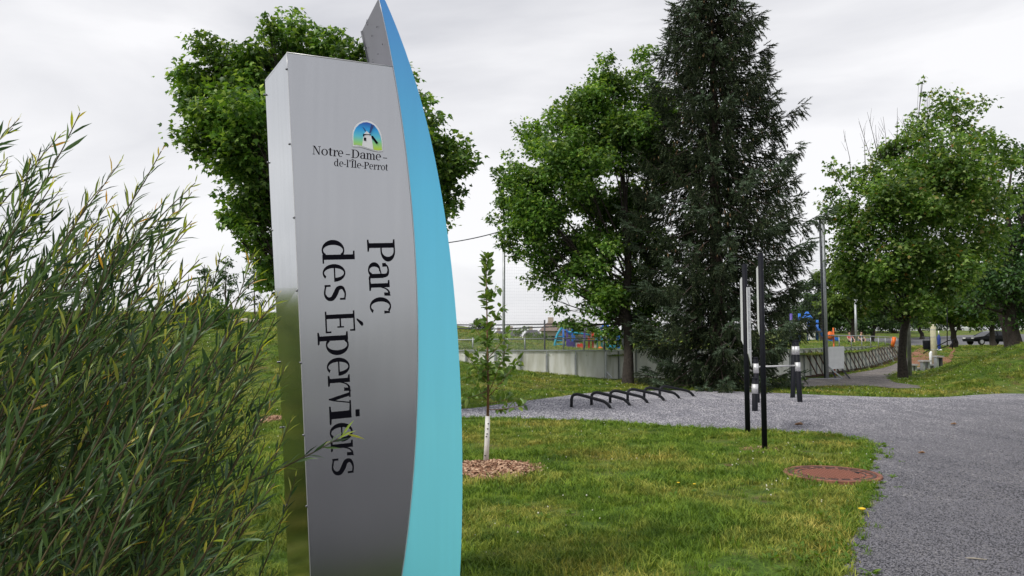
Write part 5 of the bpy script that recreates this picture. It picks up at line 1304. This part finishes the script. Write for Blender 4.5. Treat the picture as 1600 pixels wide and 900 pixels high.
# ================================================================== CARS
def make_car(name, loc, rz, mat, lab, group=None):
    t = thing(name, (0, 0, 0), lab, 'car', group)
    side = [(-2.25, .35), (-2.28, .62), (-2.1, .78), (-1.2, .88), (-.95, .92), (1.7, .98), (2.15, .92), (2.25, .6), (2.2, .32)]
    cab = [(-1.05, .90), (-.25, 1.34), (.2, 1.40), (.9, 1.38), (1.75, .97)]
    def body(m):
        n = len(side)
        for w0, w1, zz in ((0, 0, 0),):
            L = [Vector((x, -.86 + .05 * (z < .4), z)) for x, z in side]; R = [Vector((x, .86 - .05 * (z < .4), z)) for x, z in side]
            m.poly(L); m.poly(R[::-1])
            for k in range(n):
                a, b = k, (k + 1) % n; m.poly([L[b], L[a], R[a], R[b]])
    bd = part('body', mat, t, body, True)
    def roof(m):
        pts = [(-.22, 1.335), (.2, 1.42), (.88, 1.40), (1.1, 1.32)]
        for k in range(3): (x0, z0), (x1, z1) = pts[k], pts[k + 1]; m.hexa([(x0, -.62, z0 - .03), (x1, -.62, z1 - .03), (x1, .62, z1 - .03), (x0, .62, z0 - .03)], [(x0, -.6, z0), (x1, -.6, z1), (x1, .6, z1), (x0, .6, z0)])
        for s in (-1, 1):
            for (x0, z0), (x1, z1) in (((-1.05, .9), (-.22, 1.34)), ((.4, .93), (.4, 1.38)), ((1.75, .97), (1.0, 1.36))): m.bar(Vector((x0, s * .80, z0)), Vector((x1, s * .62, z1)), .07, .05)
    part('roof', mat, t, roof, True)
    def gl(m):
        L = [Vector((x, -.79 + .18 * (z - .9) / .5, z)) for x, z in cab]; R = [Vector((x, .79 - .18 * (z - .9) / .5, z)) for x, z in cab]
        m.poly(L); m.poly(R[::-1])
        for k in range(len(cab) - 1): m.poly([L[k + 1], L[k], R[k], R[k + 1]])
    part('windows', M['glass'], t, gl, True)
    for x in (-1.45, 1.4):
        for s in (-1, 1):
            w = part('wheel', M['tyre'], t, lambda m: m.tube([(x, s * .70, .32), (x, s * .88, .32)], .32, 18), True); part('rim', M['silver'], w, lambda m: m.tube([(x, s * .87, .32), (x, s * .892, .32)], .2, 12), True)
    for s in (-1, 1): part('headlight', M['white'], t, lambda m: m.box((-2.2, s * .6, .68), (.14, .34, .13)), True); part('taillight', M['red'], t, lambda m: m.box((2.2, s * .62, .78), (.1, .3, .13)), True)
    t.location = loc; t.rotation_euler = (0, 0, rz)
    return t
d = 78; c = at(1545, d, .0); make_car('parked_car', c + Vector((0, 0, .12)), 0.12, M['carblack'], 'black saloon car parked beyond the right hand mound')
wc = make_car('parked_car', at(1436, 140), 0.05, M['carwhite'], 'white car seen above the litter bin', 'white cars parked far away')
for px, lab in ((1478, 'white car seen between the blue post and the handrail'), (1512, 'white car in the far row just left of the black car'), (1592, 'white car in the far row at the right edge')):
    o = dup(wc); o.location = at(px, 140); o['label'] = lab

# ================================================================== SEATED CHILDREN ON THE FIELD
def child(px, d, top, lab, face):
    b = at(px, d); t = thing('person', b, lab, 'person')
    def skin_body(name, joints, edges, mat, parent):
        me = bpy.data.meshes.new(name); me.from_pydata([j[0] for j in joints], edges, []); o = link_mesh(name, me, mat, parent)
        md = o.modifiers.new('skin', 'SKIN'); 
        me.skin_vertices.new() if not me.skin_vertices else None
        for k, j in enumerate(joints): me.skin_vertices[0].data[k].radius = (j[1], j[1])
        me.skin_vertices[0].data[0].use_root = True
        o.modifiers.new('sub', 'SUBSURF').levels = 2; return o
    f = face
    J = [((0, 0, .12), .10), ((0, -.01, .30), .095), ((-.02 * f, -.02, .45), .09), ((-.03 * f, -.03, .54), .04), ((-.04 * f, -.04, .60), .065), ((-.045 * f, -.045, .70), .085),
         ((.12, -.02, .45), .04), ((.20, -.14, .30), .032), ((.15, -.28, .22), .026), ((-.15, -.02, .45), .04), ((-.22, -.15, .30), .032), ((-.16, -.28, .2), .026),
         ((.09, -.10, .11), .07), ((.16, -.38, .22), .055), ((.10, -.42, .05), .04), ((.12, -.54, .03), .035), ((-.09, -.10, .11), .07), ((-.17, -.38, .20), .055), ((-.10, -.42, .05), .04), ((-.11, -.54, .03), .035)]
    E = [(0, 1), (1, 2), (2, 3), (3, 4), (4, 5), (2, 6), (6, 7), (7, 8), (2, 9), (9, 10), (10, 11), (0, 12), (12, 13), (13, 14), (14, 15), (0, 16), (16, 17), (17, 18), (18, 19)]
    skin_body('body', J, E, M['skin'], t)
    skin_body('shirt', [((0, 0, .14), .115), ((0, -.01, .30), .11), ((-.02 * f, -.02, .45), .10), ((.12, -.02, .45), .055), ((.16, -.09, .36), .045), ((-.15, -.02, .45), .055), ((-.19, -.09, .36), .045)], [(0, 1), (1, 2), (2, 3), (3, 4), (2, 5), (5, 6)], top, t)
    skin_body('trousers', [((0, 0, .10), .115), ((.09, -.10, .11), .082), ((.16, -.38, .22), .065), ((-.09, -.10, .11), .082), ((-.17, -.38, .20), .065)], [(0, 1), (1, 2), (0, 3), (3, 4)], M['darkcloth'], t)
    skin_body('hair', [((-.045 * f, -.02, .69), .085), ((-.045 * f, -.005, .74), .082), ((-.045 * f, .02, .64), .06)], [(0, 1), (0, 2)], M['hair'], t)
child(1328, 52, M['pink'], 'child in pink shirt sitting on the field left of the slim grey pole', 1)
child(1345, 54, M['darkcloth'], 'child with dark top sitting on the field right of the slim grey pole', -1)

# ================================================================== GRASS, WEEDS, STONES (scattered)
def blade_tuft(name, nb, h, spread, w, mat, seed, lean=.5):
    rd = random.Random(seed); q = MB()
    for k in range(nb):
        a = rd.uniform(0, 6.28); r = spread * math.sqrt(rd.random()); x, y = r * math.cos(a), r * math.sin(a)
        b = rd.uniform(0, 6.28); dx, dy = math.cos(b), math.sin(b); hh = h * rd.uniform(.45, 1.15); l = hh * lean * rd.uniform(.2, 1.6); px, py = -dy * w / 2, dx * w / 2
        p = [(x + px, y + py, -.01), (x - px, y - py, -.01), (x + dx * l * .35 - px * .8, y + dy * l * .35 - py * .8, hh * .55), (x + dx * l * .35 + px * .8, y + dy * l * .35 + py * .8, hh * .55), (x + dx * l, y + dy * l, hh)]
        i0 = len(q.v); q.v += p; q.f += [[i0, i0 + 1, i0 + 2, i0 + 3], [i0 + 3, i0 + 2, i0 + 4]]; q.sm += [False, False]
    me = bpy.data.meshes.new(name); me.from_pydata(q.v, [], q.f); me.materials.append(mat)
    return bpy.data.objects.new(name, me)
def gn_scatter(name, pts, rots, scl, idx, templates, label, cat='grass'):
    col = bpy.data.collections.new(name + '_kinds')
    for o in templates: col.objects.link(o)
    me = bpy.data.meshes.new(name); me.vertices.add(len(pts)); me.vertices.foreach_set('co', np.asarray(pts, np.float32).ravel())
    a = me.attributes.new('rot', 'FLOAT_VECTOR', 'POINT'); a.data.foreach_set('vector', np.asarray(rots, np.float32).ravel())
    scl = np.asarray(scl, np.float32); scl = np.stack([scl] * 3, -1) if scl.ndim == 1 else scl
    a = me.attributes.new('scl', 'FLOAT_VECTOR', 'POINT'); a.data.foreach_set('vector', scl.ravel())
    a = me.attributes.new('idx', 'INT', 'POINT'); a.data.foreach_set('value', np.asarray(idx, np.int32))
    o = bpy.data.objects.new(name, me); C.objects.link(o); tag(o, label, cat, kind='stuff')
    ng = bpy.data.node_groups.new(name, 'GeometryNodeTree')
    ng.interface.new_socket('Geometry', in_out='INPUT', socket_type='NodeSocketGeometry'); ng.interface.new_socket('Geometry', in_out='OUTPUT', socket_type='NodeSocketGeometry')
    N, L = ng.nodes, ng.links
    gi, go = N.new('NodeGroupInput'), N.new('NodeGroupOutput'); iop = N.new('GeometryNodeInstanceOnPoints'); ci = N.new('GeometryNodeCollectionInfo')
    ci.inputs['Collection'].default_value = col; ci.inputs['Separate Children'].default_value = True; ci.inputs['Reset Children'].default_value = True
    def at_(n_, t_):
        q = N.new('GeometryNodeInputNamedAttribute'); q.data_type = t_; q.inputs['Name'].default_value = n_; return q.outputs['Attribute']
    iop.inputs['Pick Instance'].default_value = True
    L.new(gi.outputs[0], iop.inputs['Points']); L.new(ci.outputs[0], iop.inputs['Instance'])
    L.new(at_('idx', 'INT'), iop.inputs['Instance Index']); L.new(at_('rot', 'FLOAT_VECTOR'), iop.inputs['Rotation'])
    L.new(at_('scl', 'FLOAT_VECTOR'), iop.inputs['Scale']); L.new(iop.outputs[0], go.inputs[0])
    md = o.modifiers.new('scatter', 'NODES'); md.node_group = ng
    return o
def vnoise(x, y, s, seed=0):
    r = 0
    for k, (a, b, c) in enumerate(((1.0, .7, .3), (-.6, 1.1, 1.9), (1.7, -.4, 2.7), (.3, -1.6, 4.1))):
        r = r + np.sin(x * s * a + y * s * b + c + seed)
    return r / 4
def lawn_points(dens, y0, y1, umin=-.80, umax=.80, rg=rng):
    """random points on the ground between two distances, a little wider than the view"""
    xm = max(abs(umin), abs(umax)) * y1; n = int(dens * (y1 - y0) * 2 * xm)
    x = rg.uniform(-xm, xm, n); y = rg.uniform(y0, y1, n); u = x / np.maximum(y, .5)
    k = (u > umin) & (u < umax) if y0 > 2 else np.ones(n, bool)
    x, y = x[k], y[k]; yb = np.interp(x, BX, BY); bh = (x > -7) & (x < 27.5) & (y > yb)
    z = np.where(bh, field(x, y) + .01, low(x, y)); p = np.stack([x, y, z], -1)
    g = inside(p[:, :2], gravel_poly) | inside(p[:, :2], trail_poly)
    mh = G(1299.5, 744); md = np.hypot(p[:, 0] - mh.x, p[:, 1] - mh.y) < .505 + .02 * vnoise(p[:, 0], p[:, 1], 14)
    mu = np.hypot((p[:, 0] - mc.x) / .5, (p[:, 1] - mc.y) / .48) < 1
    m2 = G(428, 656); mu2 = np.hypot((p[:, 0] - m2.x) / .24, (p[:, 1] - m2.y) / .45) < 1
    near_b = (~bh) & (np.abs(y - yb) < .1) & (x > -7) & (x < 27.5)
    return p[~(g | md | mu | mu2 | near_b)]
tuf = [blade_tuft('tuft_short', 16, .050, .06, .0062, M['blade'], 1, .8), blade_tuft('tuft_thin', 13, .070, .07, .0055, M['blade'], 2, .6), blade_tuft('tuft_dense', 22, .042, .07, .0068, M['blade'], 3, 1.0), blade_tuft('tuft_wide', 18, .058, .08, .0068, M['blade'], 4, 1.2)]
PT, SC = [], []
for dens, y0, y1, s in ((420, 3.2, 8, 1.0), (230, 8, 13, 1.2), (120, 13, 20, 1.5), (45, 20, 32, 2.1), (14, 32, 55, 3.0), (4, 55, 100, 4.2)):
    q = lawn_points(dens, y0, y1); PT.append(q); SC.append(np.full(len(q), s))
PT = np.concatenate(PT); SC = np.concatenate(SC)
thin = (vnoise(PT[:, 0], PT[:, 1], 3.1, 3) + .6 * vnoise(PT[:, 0], PT[:, 1], 8.3, 1) > .42) & (rng.random(len(PT)) < .8) & (PT[:, 1] < 20)
PT = PT[~thin]; SC = SC[~thin]
hf = 1 + .45 * vnoise(PT[:, 0], PT[:, 1], 2.1) + .25 * vnoise(PT[:, 0], PT[:, 1], 6.3, 2)
SC = SC * np.clip(hf, .45, 1.8) * rng.uniform(.7, 1.25, len(SC))
n = len(PT); rot = np.stack([rng.normal(0, .12, n), rng.normal(0, .12, n), rng.uniform(0, 6.28, n)], -1)
hz = np.interp(PT[:, 1], [5, 12, 20, 40], [.95, .75, .5, .35])
gn_scatter('lawn_grass', PT, rot, np.stack([SC, SC, SC * hz], -1), rng.integers(0, 4, n), tuf, 'short patchy lawn grass')
print('tufts', n)
# taller edge grass and weeds hugging the gravel
def edge_points(poly_px, n, w):
    q = [G(x, y) for x, y in smooth_px(poly_px)]; o = []
    L = [0]
    for a, b in zip(q[:-1], q[1:]): L.append(L[-1] + (b - a).length)
    for k in range(n):
        s = random.uniform(0, L[-1]); i_ = max(j for j in range(len(L)) if L[j] <= s); i_ = min(i_, len(q) - 2); a, b = q[i_], q[i_ + 1]
        p = a.lerp(b, (s - L[i_]) / max(1e-6, L[i_ + 1] - L[i_])); o.append((p.x + random.gauss(0, w), p.y + random.gauss(0, w)))
    return np.array(o)
def rosette(name, nl, s, mat, seed):
    rg = np.random.default_rng(seed); a = rg.uniform(0, 6.28, nl); D = np.stack([np.cos(a), np.sin(a), rg.uniform(.1, .9, nl)], -1)
    V, T = scatter([(0, 0, 0), (.16, .45, .05), (.1, .8, .0), (0, 1, -.1), (-.1, .8, 0), (-.16, .45, .05)], [(0, 1, 5), (1, 2, 5), (2, 4, 5), (2, 3, 4)], rg.normal(0, .01, (nl, 3)) * [1, 1, 0], rots_from_dirs(D, .3, rg), s * rg.uniform(.6, 1.2, nl))
    me = bpy.data.meshes.new(name); me.from_pydata(V.tolist(), [], T.tolist()); me.materials.append(mat); return bpy.data.objects.new(name, me)
wt_ = [rosette('rosette_small', 7, .06, M['weed'], 1), rosette('rosette_wide', 10, .085, M['weed'], 2), blade_tuft('tuft_bright', 18, .075, .05, .005, M['weed'], 9, .8)]
e1 = edge_points(lo_edge, 1300, .10); e1 = e1[~inside(e1, gravel_poly) | (rng.random(len(e1)) < .18)]
e2 = lawn_points(17, 4.5, 15); vn = vnoise(e2[:, 0], e2[:, 1], 1.7, 5); e2 = e2[(vn > .15) & (rng.random(len(e2)) < .8)][:, :2]
e3 = lawn_points(60, 5, 10, .3, .55)[:, :2]; e3 = e3[(e3[:, 0] > .42 * e3[:, 1] - .5) & (rng.random(len(e3)) < .35)]
e4 = np.array([[G(1183, 690).x + random.gauss(0, .25), G(1183, 690).y + random.gauss(0, .3)] for _ in range(40)])
ee = np.concatenate([e1, e2, e3, e4]); mh = G(1299.5, 744); ee = ee[np.hypot(ee[:, 0] - mh.x, ee[:, 1] - mh.y) > .56]
n = len(ee); z = low(ee[:, 0], ee[:, 1]); gn_scatter('broadleaf_weeds', np.stack([ee[:, 0], ee[:, 1], z + .005], -1), np.stack([np.zeros(n), np.zeros(n), rng.uniform(0, 6.28, n)], -1), rng.uniform(.5, 1.25, n), rng.integers(0, 3, n), wt_, 'bright green weeds and long grass along the gravel edge', 'weeds')
# clover heads
cl = MB(); cl.lathe((0, 0, .035), [(.004, 0), (.009, .006), (.008, .014), (.003, .018)], 6); me = bpy.data.meshes.new('clover'); me.from_pydata(cl.v, [], cl.f); me.materials.append(M['clover']); clo = bpy.data.objects.new('clover_head', me)
c1 = lawn_points(7, 4.5, 15); c1 = c1[vnoise(c1[:, 0], c1[:, 1], 1.1, 9) > -.05]; c2 = lawn_points(2.2, 15, 34); cc = np.concatenate([c1, c2]); n = len(cc)
gn_scatter('clover_flowers', cc, np.stack([np.zeros(n), np.zeros(n), rng.uniform(0, 6, n)], -1), np.where(cc[:, 1] > 15, rng.uniform(.8, 1.5, n), rng.uniform(.4, .9, n)), np.zeros(n), [clo], 'tiny white clover flowers dotted over the lawn', 'flowers')
for (x, y, lab) in ((1347, 797, 'yellow dandelion flower at the lawn edge below the manhole cover'), (1085, 757, 'small yellow dandelion in the middle of the lawn'), (1060, 755, 'tiny yellow dandelion left of the other one in mid lawn')):
    b = G(x, y, .06); b0 = Vector((b.x, b.y, 0)); t = thing('dandelion', b0, lab, 'flower')
    s = 1.5 if x > 1300 else .8
    part('flower', M['dandelion'], t, lambda m: m.lathe(b, [(.006 * s, 0), (.020 * s, .006 * s), (.021 * s, .011 * s), (.008 * s, .015 * s)], 12)); part('stem', M['weed'], t, lambda m: m.tube([b0, b], .0025, 5))
# loose stones on the near gravel
def stone(name, seed):
    rd = random.Random(seed); q = MB(); q.lathe((0, 0, 0), [(.4, -.25), (1, 0), (.75, .45), (.25, .6)], 5)
    v = [(a * rd.uniform(.7, 1.2), b * rd.uniform(.6, 1.1), c * rd.uniform(.6, 1.1)) for a, b, c in q.v]
    me = bpy.data.meshes.new(name); me.from_pydata(v, [], q.f); me.materials.append(M['stone']); return bpy.data.objects.new(name, me)
st = [stone('stone_angular', 1), stone('stone_flat', 2), stone('stone_round', 3)]
def gravel_points(dens, y0, y1):
    xm = .8 * y1; n = int(dens * (y1 - y0) * 2 * xm); x = rng.uniform(-xm, xm, n); y = rng.uniform(y0, y1, n); k = np.abs(x / y) < .8; p = np.stack([x[k], y[k]], -1)
    return p[inside(p, gravel_poly)]
g1 = gravel_points(3200, 4.2, 7.5); g2 = gravel_points(900, 7.5, 12); g3 = gravel_points(250, 12, 20); gp = np.concatenate([g1, g2, g3]); n = len(gp)
gs = np.concatenate([rng.uniform(.003, .0085, len(g1)), rng.uniform(.005, .012, len(g2)), rng.uniform(.008, .017, len(g3))])
gn_scatter('gravel_stones', np.concatenate([gp, np.full((n, 1), PZ + .001)], 1), rng.uniform(-.4, 6, (n, 3)) * np.array([.1, .1, 1]), gs, rng.integers(0, 3, n), st, 'loose grey crushed stones on the path', 'gravel')
print('stones', n)
# twig and dead leaves on the gravel
def lying(px, py, L, ang, lab, r=.006, name='twig', cat='twig', mat=None):
    c = G(px, py, PZ + .008); u = Vector((math.cos(ang), math.sin(ang), 0)); s_ = u.cross(Vector((0, 0, 1)))
    tag(part(name, mat or M['rock'], None, lambda m: m.tube([c - u * L / 2, c - u * L * .1 + s_ * .008 + Vector((0, 0, .004)), c + u * L / 2], [r * .5, r, r * .6], 6)), lab, cat)
lying(1525, 873, .13, -.35, 'pale dry twig lying on the near gravel')
lying(1393, 690, .09, .9, 'thin pale twig on gravel near the lawn tip', .004)
def dead_leaf(px, py, s, lab):
    c = G(px, py, PZ + .01); q = MB(); v = [c + Vector((a * s, b * s, z * s)) for a, b, z in ((-.5, -.1, .1), (-.1, -.35, .3), (.5, -.1, .12), (.35, .3, .35), (-.2, .4, .2), (0, 0, .05))]
    q.poly([v[5], v[0], v[1]]); q.poly([v[5], v[1], v[2]]); q.poly([v[5], v[2], v[3]]); q.poly([v[5], v[3], v[4]]); q.poly([v[5], v[4], v[0]]); tag(q.build('dead_leaf', M['dead']), lab, 'leaf')
M['dead'] = plain('brown_dead_leaf', (.20, .11, .055), .8)
dead_leaf(1248, 665, .17, 'curled brown dead leaf on gravel right of the front post')
dead_leaf(1440, 709, .10, 'small dark dead leaf on the gravel at right')
dead_leaf(1490, 664, .12, 'dark flat dead leaf far across the gravel')

print('top objects', len([o for o in sc.objects if o.parent is None]), 'all', len(sc.objects))
